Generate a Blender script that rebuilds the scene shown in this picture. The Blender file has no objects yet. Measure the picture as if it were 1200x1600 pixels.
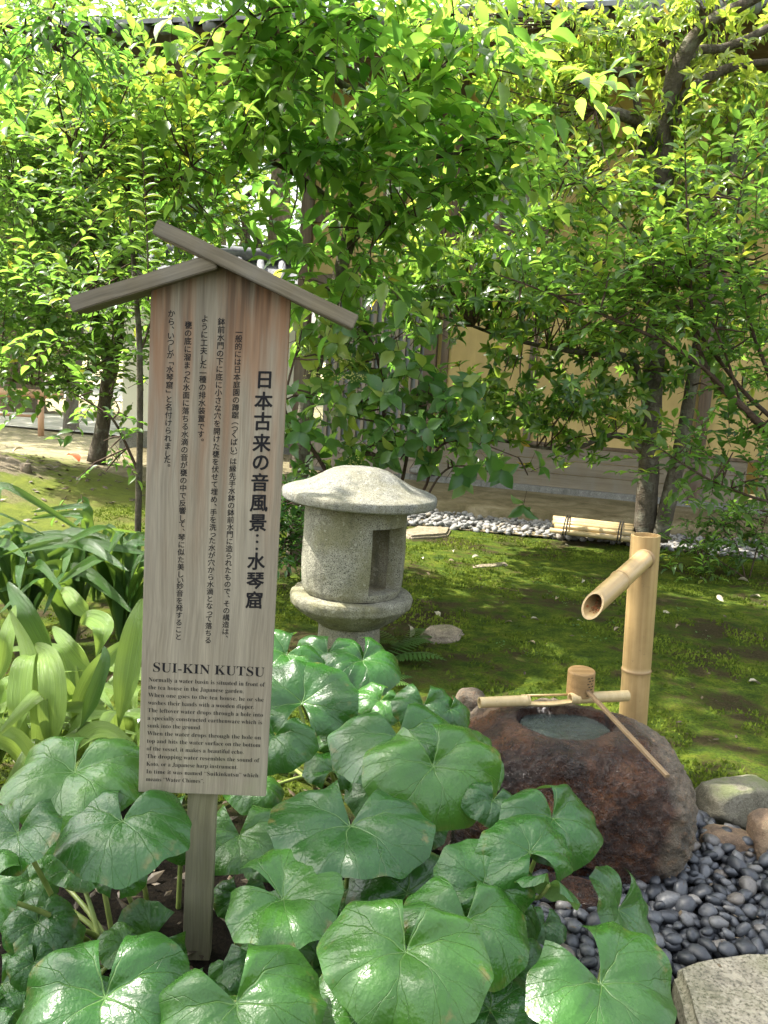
import bpy, bmesh, math, random
import numpy as np
from math import sin, cos, pi, radians, sqrt, atan2, exp
from mathutils import Vector, Matrix, noise, Quaternion

# ------------------------------------------------------------------ camera, sky, sun, exposure
SC = bpy.context.scene
COL = SC.collection
F, PITCH, ROLL, EYE = 1400.0, radians(9.6), radians(3.66), 1.55
cam = bpy.data.cameras.new('camera')
cam.sensor_fit = 'VERTICAL'; cam.sensor_height = 36; cam.lens = 36 * F / 1600
cam.clip_start = 0.05; cam.clip_end = 400
camo = bpy.data.objects.new('camera', cam); COL.objects.link(camo)
CR = Matrix.Rotation(pi / 2 - PITCH, 3, 'X') @ Matrix.Rotation(ROLL, 3, 'Z')
camo.matrix_world = Matrix.Translation((0, 0, EYE)) @ CR.to_4x4()
SC.camera = camo

SUNV = Vector((-0.56, 0.17, 0.90)).normalized()
world = bpy.data.worlds.new('World'); SC.world = world; world.use_nodes = True
wn = world.node_tree.nodes; bg = wn['Background']
sky = wn.new('ShaderNodeTexSky'); sky.sky_type = 'NISHITA'; sky.sun_disc = False
sky.sun_elevation = math.asin(SUNV.z); sky.sun_rotation = atan2(SUNV.x, SUNV.y)
sky.air_density = 1.6; sky.dust_density = 4.0; sky.ozone_density = 0.6
hz = wn.new('ShaderNodeHueSaturation'); hz.inputs['Saturation'].default_value = .45      # thin bright haze
world.node_tree.links.new(sky.outputs[0], hz.inputs['Color']); world.node_tree.links.new(hz.outputs[0], bg.inputs[0]); bg.inputs[1].default_value = 0.15
sun = bpy.data.lights.new('sun', 'SUN'); sun.energy = 4.0; sun.angle = radians(0.8); sun.color = (1, 0.95, 0.86)
suno = bpy.data.objects.new('sun', sun); COL.objects.link(suno)
suno.rotation_euler = SUNV.to_track_quat('Z', 'Y').to_euler()
SC.view_settings.view_transform = 'Standard'; SC.view_settings.look = 'None'
SC.view_settings.exposure = 2.0; SC.view_settings.gamma = 1; SC.view_settings.use_curve_mapping = False
SC.render.engine = 'CYCLES'
SC.cycles.max_bounces = 8; SC.cycles.transparent_max_bounces = 8; SC.cycles.use_denoising = True
SC.cycles.sample_clamp_indirect = 6

# ------------------------------------------------------------------ placing: picture point -> point of the place
def ray(u, v): return CR @ Vector(((u - 600) / F, (800 - v) / F, -1))
def P(u, v, Y): d = ray(u, v); return d * (Y / d.y) + Vector((0, 0, EYE))
def G(u, v, z=0.0): d = ray(u, v); return d * ((z - EYE) / d.z) + Vector((0, 0, EYE))
def px(X):
    c = CR.transposed() @ (Vector(X) - Vector((0, 0, EYE)))
    return 600 + F * c.x / -c.z, 800 - F * c.y / -c.z, -c.z
def nz(x, y, z=0.0, s=1.0): return noise.noise(Vector((x * s, y * s, z * s)))
def fbm(v, s=1.0, o=4):
    a, t, w = 1.0, 0.0, 0.0
    for i in range(o):
        t += a * noise.noise(v * s); w += a; a *= .5; s *= 2.03
    return t / w
R = random.Random(7)
def sm(a, b, x):
    t = min(1, max(0, (x - a) / (b - a))); return t * t * (3 - 2 * t)

# ------------------------------------------------------------------ object helpers
WM = {}
def tag(o, label=None, cat=None, group=None, kind=None):
    if label: o['label'] = label
    if cat: o['category'] = cat
    if group: o['group'] = group
    if kind: o['kind'] = kind
    return o
def put(o, parent=None, M=None):
    """link o with world matrix M (identity: its mesh is already in world coordinates) under parent"""
    M = M.copy() if M is not None else Matrix.Identity(4)
    COL.objects.link(o)
    if parent is not None:
        o.parent = parent; o.matrix_parent_inverse = WM[parent.name].inverted()
    o.matrix_basis = M
    WM[o.name] = M
    return o
def thing(name, loc, label, cat, group=None, kind=None):
    o = bpy.data.objects.new(name, None); o.empty_display_size = .05
    put(o, None, Matrix.Translation(loc))
    return tag(o, label, cat, group, kind)
def new(name, me, parent=None, mat=None, M=None, kind=None, label=None):
    if mat is not None and not me.materials: me.materials.append(mat)
    o = bpy.data.objects.new(name, me)
    put(o, parent, M)
    return tag(o, label=label, kind=kind)
class MB:
    def __init__(s): s.v = []; s.f = []; s.uv = None
    def add(s, vs, fs):
        n = len(s.v); s.v += [tuple(x) for x in vs]; s.f += [tuple(i + n for i in f) for f in fs]
        return s
    def box(s, a, b, M=None):
        x0, y0, z0 = a; x1, y1, z1 = b
        vs = [Vector(p) for p in ((x0,y0,z0),(x1,y0,z0),(x1,y1,z0),(x0,y1,z0),(x0,y0,z1),(x1,y0,z1),(x1,y1,z1),(x0,y1,z1))]
        if M is not None: vs = [M @ p for p in vs]
        return s.add(vs, [(0,3,2,1),(4,5,6,7),(0,1,5,4),(1,2,6,5),(2,3,7,6),(3,0,4,7)])
    def tube(s, pts, rad, n=8, cap=True, wob=0.0):
        pts = [Vector(p) for p in pts]
        if not hasattr(rad, '__len__'): rad = [rad] * len(pts)
        up = None; rings = []; base = len(s.v)
        for i, p in enumerate(pts):
            t = (pts[min(i + 1, len(pts) - 1)] - pts[max(i - 1, 0)]).normalized()
            if up is None: up = t.orthogonal().normalized()
            up = (up - t * up.dot(t)).normalized(); w = t.cross(up)
            for k in range(n):
                a = 2 * pi * k / n
                q = up * cos(a) + w * sin(a)
                r = rad[i]
                if wob: r *= 1 + wob * noise.noise((p + q * .3) * 6) + wob * .7 * noise.noise((p + q * r) * 22)
                s.v.append(tuple(p + q * r))
        m = len(pts)
        for i in range(m - 1):
            for k in range(n):
                a = base + i * n + k; b = base + i * n + (k + 1) % n
                s.f.append((a, b, b + n, a + n))
        if cap:
            s.f.append(tuple(base + k for k in reversed(range(n))))
            s.f.append(tuple(base + (m - 1) * n + k for k in range(n)))
        return s
    def mesh(s, name, smooth=False, bevel=0.0, mat=None):
        me = bpy.data.meshes.new(name); me.from_pydata(s.v, [], s.f); me.validate()
        if bevel:
            bm = bmesh.new(); bm.from_mesh(me)
            bmesh.ops.recalc_face_normals(bm, faces=bm.faces)
            es = [e for e in bm.edges if len(e.link_faces) == 2 and e.calc_face_angle(0) > .5]
            bmesh.ops.bevel(bm, geom=es, offset=bevel, segments=2, profile=.6, affect='EDGES')
            bm.to_mesh(me); bm.free()
        if smooth: me.shade_smooth()
        if mat: me.materials.append(mat)
        return me
def catmull(pts, k=4):
    """smooth a list of (Vector, radius)"""
    out = []; n = len(pts)
    for i in range(n - 1):
        p0, p1, p2, p3 = (pts[max(i - 1, 0)], pts[i], pts[i + 1], pts[min(i + 2, n - 1)])
        for j in range(k):
            t = j / k
            c = [0.5 * (2 * b + (c_ - a) * t + (2 * a - 5 * b + 4 * c_ - d) * t * t + (3 * b - a - 3 * c_ + d) * t ** 3)
                 for a, b, c_, d in ((p0[0], p1[0], p2[0], p3[0]),)][0]
            out.append((c, p1[1] + (p2[1] - p1[1]) * t))
    out.append(pts[-1]); return out
def rock_mesh(name, c, dims, seed, sub=4, amp=.18, freq=1.6, fine=.05, flat=.35, power=2.6, rotz=0.0, zmin=None):
    bm = bmesh.new(); bmesh.ops.create_icosphere(bm, subdivisions=sub, radius=1)
    c = Vector(c); rnd = random.Random(seed)
    planes = [(Vector((rnd.gauss(0,1), rnd.gauss(0,1), rnd.gauss(0,.9))).normalized(), rnd.uniform(.72, .95)) for _ in range(9)]
    Rz = Matrix.Rotation(rotz, 3, 'Z')
    for v in bm.verts:
        n = v.co.normalized()
        k = (abs(n.x) ** power + abs(n.y) ** power + abs(n.z) ** power) ** (-1 / power)
        p = n * k
        for pn, pd in planes:
            d = p.dot(pn) - pd
            if d > 0: p -= pn * d * flat * 2
        q = p + Vector((seed * 3.1, seed * 1.7, 0))
        p = p * (1 + amp * fbm(q, freq, 3) + fine * fbm(q, freq * 6, 3))
        p = Rz @ Vector((p.x * dims[0], p.y * dims[1], p.z * dims[2]))
        v.co = c + p
        if zmin is not None and v.co.z < zmin: v.co.z = zmin
    me = bpy.data.meshes.new(name); bm.to_mesh(me); bm.free(); me.shade_smooth(); return me

# ------------------------------------------------------------------ materials
class NT:
    def __init__(s, name, rough=.6, spec=.5, col=(.5,.5,.5)):
        s.m = bpy.data.materials.new(name); s.m.use_nodes = True; s.t = s.m.node_tree
        s.b = s.t.nodes['Principled BSDF']; s.out = s.t.nodes['Material Output']
        s.b.inputs['Roughness'].default_value = rough; s.b.inputs['Specular IOR Level'].default_value = spec
        s.b.inputs['Base Color'].default_value = (*col, 1)
    def n(s, typ, **kw):
        x = s.t.nodes.new('ShaderNode' + typ)
        for k, v in kw.items():
            if k.startswith('_'): setattr(x, k[1:], v)
            else:
                key = int(k[1:]) if k[0] == 'i' and k[1:].isdigit() else k.replace('_', ' ')
                s.set(x.inputs[key], v)
        return x
    def set(s, inp, v):
        if isinstance(v, bpy.types.NodeSocket): s.t.links.new(v, inp)
        elif isinstance(v, bpy.types.Node): s.t.links.new(v.outputs[0], inp)
        elif isinstance(v, tuple) and len(v) == 3 and inp.type == 'RGBA': inp.default_value = (*v, 1)
        else: inp.default_value = v
    def pos(s): return s.n('NewGeometry').outputs['Position']
    def gen(s): return s.n('TexCoord').outputs['Object']
    def noise(s, vec, scale, detail=5, rough=.6, dist=0.0):
        x = s.n('TexNoise', Vector=vec, Scale=scale, Detail=float(detail), Roughness=rough, Distortion=dist); return x.outputs[0]
    def voro(s, vec, scale, feature='F1', **k):
        x = s.n('TexVoronoi', _feature=feature, Vector=vec, Scale=scale, **k); return x.outputs['Distance']
    def map(s, vec, sc=(1,1,1), rot=(0,0,0)): return s.n('Mapping', Vector=vec, Scale=Vector(sc), Rotation=Vector(rot)).outputs[0]
    def ramp(s, fac, stops, interp='LINEAR'):
        x = s.n('ValToRGB'); s.set(x.inputs[0], fac); cr = x.color_ramp; cr.interpolation = interp
        while len(cr.elements) < len(stops): cr.elements.new(.5)
        for e, (p, c) in zip(cr.elements, stops):
            e.position = p; e.color = (*c, 1) if hasattr(c, '__len__') else (c, c, c, 1)
        return x.outputs[0]
    def mix(s, f, a, b, mode='MIX'):
        x = s.n('Mix', _data_type='RGBA', _blend_type=mode); s.set(x.inputs[0], f); s.set(x.inputs[6], a); s.set(x.inputs[7], b); return x.outputs[2]
    def math(s, op, a, b=None, c=None, clamp=False):
        x = s.n('Math', _operation=op, _use_clamp=clamp); s.set(x.inputs[0], a)
        if b is not None: s.set(x.inputs[1], b)
        if c is not None: s.set(x.inputs[2], c)
        return x.outputs[0]
    def rng(s, v, a, b, c=0.0, d=1.0):
        return s.n('MapRange', Value=v, From_Min=a, From_Max=b, To_Min=c, To_Max=d).outputs[0]
    def bump(s, h, dist, strength=1.0, nrm=None):
        x = s.n('Bump', Height=h, Distance=dist, Strength=strength)
        if nrm is not None: s.set(x.inputs['Normal'], nrm)
        return x.outputs[0]
    def col(s, c): s.set(s.b.inputs['Base Color'], c)
    def rough(s, c): s.set(s.b.inputs['Roughness'], c)
    def nrm(s, c): s.set(s.b.inputs['Normal'], c)

def wood_mat(name, a, b, streak=None, scale=1.0, rough=.75, axis='Z', weather=.4):
    """lengthwise grain in object space"""
    t = NT(name, rough, .25); g = t.gen()
    sc = {'Z': (1, 1, .03), 'X': (.03, 1, 1), 'Y': (1, .03, 1)}[axis]
    warp = t.n('VectorMath', _operation='ADD'); t.set(warp.inputs[0], g)
    w2 = t.n('VectorMath', _operation='SCALE'); nn = t.n('TexNoise', Vector=g, Scale=3.0, Detail=2.0)
    t.set(w2.inputs[0], nn.outputs[1]); w2.inputs['Scale'].default_value = .03; t.set(warp.inputs[1], w2.outputs[0])
    v = t.map(warp.outputs[0], sc)
    n1 = t.noise(v, 34 * scale, 4, .55); n2 = t.noise(v, 230 * scale, 3, .6); n3 = t.noise(t.map(g, (1,1,.35)), 6, 4, .6)
    c = t.ramp(n1, [(.32, b), (.5, tuple((x + y) / 2 for x, y in zip(a, b))), (.64, a)])
    c = t.mix(t.rng(n2, .35, .7, 0, .45), c, tuple(x * .55 for x in b))
    c = t.mix(t.rng(n3, .45, .75, 0, weather), c, (.20, .19, .17))
    if streak: c = streak(t, c, g, v)
    t.col(c); t.nrm(t.bump(t.math('ADD', n1, t.math('MULTIPLY', n2, .5)), .0018, .7)); return t.m
def sign_streak(t, c, g, v):
    z = t.n('SeparateXYZ', Vector=g).outputs[2]
    top = t.rng(z, 0.52, 1.22, 0, 1)
    n = t.noise(t.map(g, (1, 1, .09)), 26, 3, .5)
    m = t.math('MULTIPLY', top, t.rng(n, .44, .62, 0, 1), clamp=True)
    c = t.mix(t.math('MULTIPLY', m, .8), c, (.25, .115, .05))
    n2 = t.noise(t.map(g, (1, 1, .05)), 45, 3, .5)
    c = t.mix(t.math('MULTIPLY', t.math('MULTIPLY', t.rng(z, .9, 1.28, 0, 1), t.rng(n2, .52, .66, 0, .9)), 1.0, clamp=True), c, (.07, .05, .035))
    gr = t.math('MULTIPLY', t.rng(z, .25, 0.0, 0, 1), t.rng(t.noise(g, 7, 4), .4, .65, 0, .35), clamp=True)
    return t.mix(gr, c, (.22, .25, .12))
M_SIGN = wood_mat('weathered board', (.34, .295, .215), (.225, .19, .135), sign_streak, weather=.25)
M_POST = wood_mat('post wood', (.33, .30, .19), (.20, .18, .10), weather=.4)
M_BATTEN = wood_mat('grey batten', (.21, .175, .115), (.10, .082, .052), axis='X', weather=.35)
M_HOUSEWOOD = wood_mat('house timber', (.17, .12, .08), (.095, .066, .045), scale=.5, weather=.4)
M_PLANK = wood_mat('base planks', (.25, .21, .15), (.17, .14, .10), scale=.35, axis='X', weather=.5)
M_SLAT = wood_mat('lattice slats', (.33, .27, .21), (.22, .18, .14), scale=.5, weather=.5)
t = NT('ink', .7, .2, (.012, .011, .012)); M_INK = t.m

def granite(name, base, dark, moss=.3, speck=520, mosscol=(.10, .11, .035), bright=1.0):
    t = NT(name, .9, .2); g = t.pos()
    a = t.noise(g, speck * .35, 3, .7); b = t.noise(g, 5, 5, .6); d = t.noise(g, 22, 5, .65)
    c = t.ramp(a, [(.38, dark), (.46, base), (.58, tuple(min(1, x * 1.4) for x in base))])
    c = t.mix(t.rng(d, .45, .7, 0, .35), c, tuple(x * .45 for x in base))
    c = t.mix(t.math('MULTIPLY', t.rng(b, .42, .62, 0, 1), moss), c, mosscol)
    st = t.noise(t.map(g, (1, 1, .16)), 16, 4, .6); c = t.mix(t.rng(st, .50, .68, 0, .55), c, tuple(x * .35 for x in base))
    li = t.noise(g, 34, 2, .5); c = t.mix(t.rng(li, .62, .68, 0, .5), c, tuple(min(1, x * 1.7) for x in base))
    t.col(c); t.nrm(t.bump(t.math('ADD', a, t.math('MULTIPLY', d, 3.)), .004, .9)); return t.m
M_GRANITE = granite('lantern granite', (.225, .215, .165), (.035, .034, .027), moss=.6, mosscol=(.15, .14, .06))
M_CAP = granite('lantern cap granite', (.19, .187, .165), (.038, .038, .033), moss=.35, mosscol=(.2, .18, .09))
M_SLAB = granite('slab stone', (.24, .215, .16), (.10, .09, .065), moss=.35, speck=300)
M_PLINTH = granite('plinth granite', (.19, .185, .17), (.12, .12, .12), moss=.1)
M_FLAT = granite('flat stone', (.22, .18, .13), (.10, .08, .06), moss=.5, speck=400)
def rockmat(name, a, b, dk, moss=.3, rough=.8):
    t = NT(name, rough, .35); g = t.pos()
    n1 = t.noise(g, 9, 6, .65, .3); n2 = t.noise(g, 60, 5, .7); n3 = t.noise(g, 260, 3, .6)
    c = t.ramp(n1, [(.3, dk), (.5, a), (.68, b)])
    c = t.mix(t.rng(n2, .5, .68, 0, .7), c, dk); c = t.mix(t.rng(n3, .55, .7, 0, .5), c, tuple(min(1, x * 1.7) for x in b))
    up = t.n('SeparateXYZ', Vector=t.n('NewGeometry').outputs['Normal']).outputs[2]
    mk = t.math('MULTIPLY', t.rng(up, .2, .9, 0, moss), t.rng(n1, .45, .6, 0, 1), clamp=True)
    c = t.mix(mk, c, (.11, .13, .045))
    t.col(c); t.nrm(t.bump(t.math('ADD', n1, t.math('ADD', n2, t.math('MULTIPLY', n3, .35))), .012, .8)); return t.m
M_ROCK = rockmat('garden rock', (.17, .155, .11), (.24, .22, .165), (.06, .052, .036), .8)
M_BROWNROCK = rockmat('brown rock', (.20, .13, .08), (.27, .20, .13), (.07, .05, .035), .2)
# wet red basin stone: rust where the overflow runs (front), dry granite towards its right flank and crest
t = NT('wet basin stone', .3, .55); g = t.pos(); s_ = t.n('SeparateXYZ', Vector=g)
n1 = t.noise(g, 7, 6, .65, .6); n2 = t.noise(g, 45, 5, .7); n3 = t.noise(g, 210, 3, .65); n0 = t.noise(g, 3.2, 3, .5)
wet = t.ramp(n1, [(.32, (.008, .003, .002)), (.46, (.032, .011, .004)), (.58, (.080, .028, .009)), (.72, (.16, .072, .026))])
wet = t.mix(t.rng(n2, .5, .66, 0, .75), wet, (.018, .010, .008)); wet = t.mix(t.rng(n3, .58, .74, 0, .45), wet, (.26, .13, .06))
dry = t.ramp(n1, [(.3, (.06, .048, .032)), (.5, (.15, .115, .075)), (.7, (.23, .17, .11))])
dry = t.mix(t.rng(n3, .5, .62, 0, .7), dry, (.06, .05, .04)); dry = t.mix(t.rng(n2, .52, .7, 0, .5), dry, (.30, .15, .07))
xx = t.math('ADD', s_.outputs[0], t.math('MULTIPLY', t.math('SUBTRACT', n0, .5), .35))
yy = t.math('ADD', s_.outputs[1], t.math('MULTIPLY', t.math('SUBTRACT', n1, .5), .25))
dr = t.math('MAXIMUM', t.rng(xx, .90, .95, 0, 1), t.rng(yy, 2.93, 3.02, 0, 1))
t.col(t.mix(dr, wet, dry)); t.rough(t.math('ADD', t.math('MULTIPLY', dr, .5), t.rng(n2, .35, .65, .06, .34), clamp=True))
nb = t.bump(t.math('ADD', t.math('MULTIPLY', n1, 1.2), t.math('ADD', t.math('MULTIPLY', n2, 1.4), t.math('MULTIPLY', n3, .45))), .022, 1.0); t.nrm(nb)
t.set(t.b.inputs['Coat Normal'], nb); M_BASIN = t.m
t = NT('basin water', .03, .5, (.16, .20, .18)); g = t.pos()
t.b.inputs['Transmission Weight'].default_value = .75; t.b.inputs['IOR'].default_value = 1.33
rip = t.noise(g, 26, 3, .55, 1.2); t.nrm(t.bump(t.math('ADD', rip, t.math('MULTIPLY', t.voro(g, 30), .4)), .01, .6)); M_WATER = t.m

def bamboo(name, a, b, axis='Z'):
    t = NT(name, .38, .45); g = t.gen()
    v = t.map(g, {'Z': (1, 1, .04), 'Y': (1, .04, 1), 'X': (.04, 1, 1)}[axis])
    n1 = t.noise(v, 60, 4, .6); n2 = t.noise(g, 8, 4, .6); n3 = t.noise(g, 60, 3, .7)
    c = t.ramp(n1, [(.3, b), (.65, a)]); c = t.mix(t.rng(n2, .45, .75, 0, .5), c, tuple(x * .62 for x in b))
    c = t.mix(t.rng(n3, .62, .74, 0, .6), c, (.20, .14, .07))
    t.col(c); t.nrm(t.bump(n1, .0008, .5)); return t.m
M_BAM = bamboo('bamboo', (.40, .275, .125), (.30, .195, .08))
M_BAM_PALE = bamboo('pale cut bamboo', (.47, .36, .19), (.38, .28, .13), 'X')
M_BAM_SPOUT = bamboo('spout bamboo', (.42, .295, .135), (.30, .195, .08), 'Z')
t = NT('bamboo inside', .8, .2, (.10, .05, .025)); M_BAMIN = t.m
t = NT('bamboo node', .6, .3, (.26, .17, .08)); M_NODE = t.m
t = NT('dry leaf litter', .8, .2, (.22, .09, .035)); M_RUST = t.m
t = NT('black twine', .8, .2, (.02, .018, .016)); M_TWINE = t.m
M_DIPPER = wood_mat('cedar dipper', (.34, .21, .09), (.24, .14, .055), scale=1.5, axis='X', rough=.5, weather=.1)
M_HANDLE = wood_mat('dipper handle', (.25, .17, .09), (.14, .09, .05), scale=1.5, axis='Z', rough=.45, weather=.3)
def pebmat(name, stops, rough=.35, speck=.5):
    t = NT(name, rough, .5); oi = t.n('ObjectInfo').outputs['Random']; at = t.n('Attribute', _attribute_name='tint').outputs['Fac']
    r = t.math('FRACT', t.math('ADD', oi, at)); g = t.pos()
    c = t.ramp(r, stops); n2 = t.noise(g, 140, 4, .6)
    c = t.mix(t.rng(n2, .5, .75, 0, speck), c, stops[0][1]); t.col(c)
    t.nrm(t.bump(n2, .0015, .5)); return t.m
M_BLACKP = pebmat('black pebble', [(0, (.018, .020, .023)), (.35, (.040, .043, .049)), (.75, (.075, .079, .086)), (.93, (.12, .118, .115)), (1, (.12, .10, .08))], .42)
M_WHITEP = pebmat('pale pebble', [(0, (.10, .097, .09)), (.4, (.17, .17, .165)), (.7, (.24, .235, .22)), (1, (.17, .145, .11))], .7, .3)

# ground: moss, worn soil and (under the big leaves) dark litter
def ground_mat():
    t = NT('mossy ground', .95, .1); g = t.pos(); s_ = t.n('SeparateXYZ', Vector=g)
    n1 = t.noise(g, 1.5, 6, .62, .4); n2 = t.noise(g, 9, 6, .65); n3 = t.noise(g, 75, 4, .7); n4 = t.noise(g, 300, 2, .7)
    moss = t.ramp(n2, [(.3, (.035, .066, .010)), (.48, (.090, .140, .012)), (.66, (.20, .24, .022))])
    moss = t.mix(t.rng(n3, .42, .66, 0, .75), moss, (.025, .04, .008))
    soil = t.ramp(n3, [(.34, (.028, .020, .011)), (.6, (.075, .052, .028)), (.72, (.14, .10, .06))])
    f = t.math('ADD', n1, t.math('MULTIPLY', t.math('SUBTRACT', n2, .5), .45))
    c = t.mix(t.rng(f, .49, .60, 0, .9), moss, soil)
    # litter under the big-leaved plants
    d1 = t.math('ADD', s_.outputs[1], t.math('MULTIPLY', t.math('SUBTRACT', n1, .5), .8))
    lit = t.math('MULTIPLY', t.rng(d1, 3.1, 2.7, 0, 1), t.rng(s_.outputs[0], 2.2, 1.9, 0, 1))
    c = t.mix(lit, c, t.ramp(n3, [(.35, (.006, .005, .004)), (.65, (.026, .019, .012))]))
    # far left ground: pale sandy moss, with sunlight put into its colour
    lf = t.math('MULTIPLY', t.rng(s_.outputs[0], -1.6, -2.6, 0, 1), t.rng(s_.outputs[1], 5.5, 7.5, 0, .6))
    c = t.mix(t.math('MULTIPLY', lf, t.rng(n3, .3, .6, .3, 1)), c, (.24, .26, .06))
    far = t.math('MULTIPLY', t.rng(s_.outputs[1], 9.5, 12.0, 0, 1), t.rng(n2, .36, .52, .35, 1), clamp=True)
    c = t.mix(t.math('MULTIPLY', far, t.rng(s_.outputs[0], -1, -2.5, 0, 1)), c, (.44, .38, .24))
    mound = t.math('MULTIPLY', t.math('MULTIPLY', t.rng(s_.outputs[0], -2.9, -3.7, 0, 1), t.rng(s_.outputs[1], 11.5, 9, 0, 1)), t.rng(f, .46, .54, 0, 1), clamp=True)
    c = t.mix(mound, c, t.ramp(n3, [(.3, (.10, .08, .05)), (.7, (.36, .30, .21))]))
    t.col(c)
    h = t.math('ADD', t.math('MULTIPLY', n2, 1.5), t.math('ADD', t.math('MULTIPLY', n3, .8), t.math('MULTIPLY', n4, .25)))
    t.nrm(t.bump(h, .035, 1.0)); return t.m
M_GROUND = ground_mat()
t = NT('sandy path', .95, .1); g = t.pos()
t.col(t.ramp(t.noise(g, 4, 6, .6), [(.35, (.40, .37, .30)), (.65, (.55, .52, .45))])); M_PATH = t.m
t = NT('tamped earth', .9, .15); g = t.pos(); n1 = t.noise(g, 3, 6, .65, .5); n2 = t.noise(g, 30, 5, .7)
c = t.ramp(n1, [(.3, (.075, .062, .030)), (.5, (.15, .125, .07)), (.7, (.235, .20, .13))]); c = t.mix(t.rng(n2, .5, .7, 0, .5), c, (.07, .07, .025))
t.col(c); t.nrm(t.bump(t.math('ADD', n1, n2), .02, .8)); M_LEDGE = t.m
t = NT('ochre plaster', .9, .1); g = t.pos(); n1 = t.noise(g, 2, 5, .6); n2 = t.noise(g, 160, 3)
st = t.noise(t.map(g, (1, 1, .2)), 5, 5, .6)
t.col(t.mix(t.rng(st, .45, .7, 0, .4), t.ramp(n1, [(.3, (.40, .29, .12)), (.7, (.52, .385, .17))]), (.24, .18, .09))); t.nrm(t.bump(n2, .002, .5)); M_OCHRE = t.m
t = NT('white plaster', .85, .1, (.74, .72, .66)); M_WHITE = t.m
t = NT('shoji paper', .6, .3, (.42, .47, .42)); M_PAPER = t.m
t = NT('lattice backing', .4, .4, (.17, .18, .19)); M_BACK = t.m
t = NT('roof tile', .5, .4); g = t.pos(); t.col(t.ramp(t.noise(g, 12, 4), [(.3, (.10, .105, .11)), (.7, (.22, .225, .23))])); M_TILE = t.m
def bark(name, a, b, lich=.3):
    t = NT(name, .9, .15); g = t.pos(); v = t.map(g, (1, 1, .35))
    n1 = t.noise(v, 30, 6, .7, .5); n2 = t.noise(g, 9, 4, .6); n3 = t.noise(t.map(g, (.6, .6, 1.4)), 55, 4, .6)
    c = t.ramp(n1, [(.3, b), (.7, a)]); c = t.mix(t.rng(n2, .5, .68, 0, lich), c, (.30, .31, .24))
    c = t.mix(t.rng(n3, .55, .7, 0, .5), c, tuple(x * .5 for x in b)); t.col(c)
    t.nrm(t.bump(t.math('ADD', n1, n3), .012, .9)); return t.m
M_BARK = bark('bark', (.13, .108, .078), (.045, .036, .027), .35)
M_BARKG = bark('pale bark', (.20, .18, .14), (.085, .072, .055), .5)
M_TWIG = bark('twig bark', (.10, .065, .045), (.05, .033, .024), .1)
M_OLDBARK = bark('old trunk bark', (.24, .19, .13), (.10, .075, .05), .2)
t = NT('green stem', .5, .4, (.10, .15, .035)); M_STEM = t.m
t = NT('petiole', .4, .4); g = t.gen(); t.col(t.ramp(t.noise(t.pos(), 14, 3), [(.35, (.14, .20, .045)), (.65, (.26, .30, .09))])); M_PETIOLE = t.m

def leafmat(name, stops, trans, tw=.5, rough=.32, spec=.5, veins=False):
    t = NT(name, rough, spec)
    at = t.n('Attribute', _attribute_name='tint').outputs['Fac']
    c = t.ramp(at, stops); tr = t.ramp(at, [(p, tuple(min(.95, x * k) for x, k in zip(cc, trans))) for p, cc in stops])
    n = t.noise(t.pos(), 40, 2); c = t.mix(t.rng(n, .3, .7, 0, .25), c, tuple(x * .6 for x in stops[0][1]))
    t.col(c)
    tl = t.n('BsdfTranslucent', Color=tr); mx = t.n('MixShader'); mx.inputs[0].default_value = tw
    t.t.links.new(t.b.outputs[0], mx.inputs[1]); t.t.links.new(tl.outputs[0], mx.inputs[2]); t.t.links.new(mx.outputs[0], t.out.inputs[0])
    return t.m
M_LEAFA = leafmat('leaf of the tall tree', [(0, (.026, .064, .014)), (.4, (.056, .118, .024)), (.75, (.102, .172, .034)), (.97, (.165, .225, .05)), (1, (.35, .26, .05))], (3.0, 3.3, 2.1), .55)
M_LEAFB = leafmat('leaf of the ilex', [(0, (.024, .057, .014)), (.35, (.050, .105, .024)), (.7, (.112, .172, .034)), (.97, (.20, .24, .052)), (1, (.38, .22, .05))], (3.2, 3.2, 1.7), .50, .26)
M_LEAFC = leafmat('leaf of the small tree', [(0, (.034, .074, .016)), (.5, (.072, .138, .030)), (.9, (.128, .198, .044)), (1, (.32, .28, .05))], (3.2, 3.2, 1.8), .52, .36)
M_LEAFD = leafmat('leaf of the dogwood', [(0, (.030, .085, .025)), (.5, (.060, .130, .030)), (.9, (.12, .19, .04)), (1, (.25, .27, .06))], (2.6, 2.7, 1.5), .4, .34)
M_LEAFF = leafmat('far foliage', [(0, (.035, .075, .018)), (.5, (.08, .14, .03)), (1, (.16, .22, .05))], (2.6, 2.6, 1.6), .45, .5)
M_DRY = leafmat('fallen leaf', [(0, (.05, .034, .018)), (.5, (.30, .22, .12)), (1, (.42, .38, .27))], (1, 1, 1), .1, .6)
M_REDLEAF = leafmat('red old leaf', [(0, (.45, .08, .03)), (1, (.6, .2, .08))], (1.4, 1, 1), .3)
t = NT('flower cluster', .7, .2, (.45, .42, .12)); M_FLOWER = t.m

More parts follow.
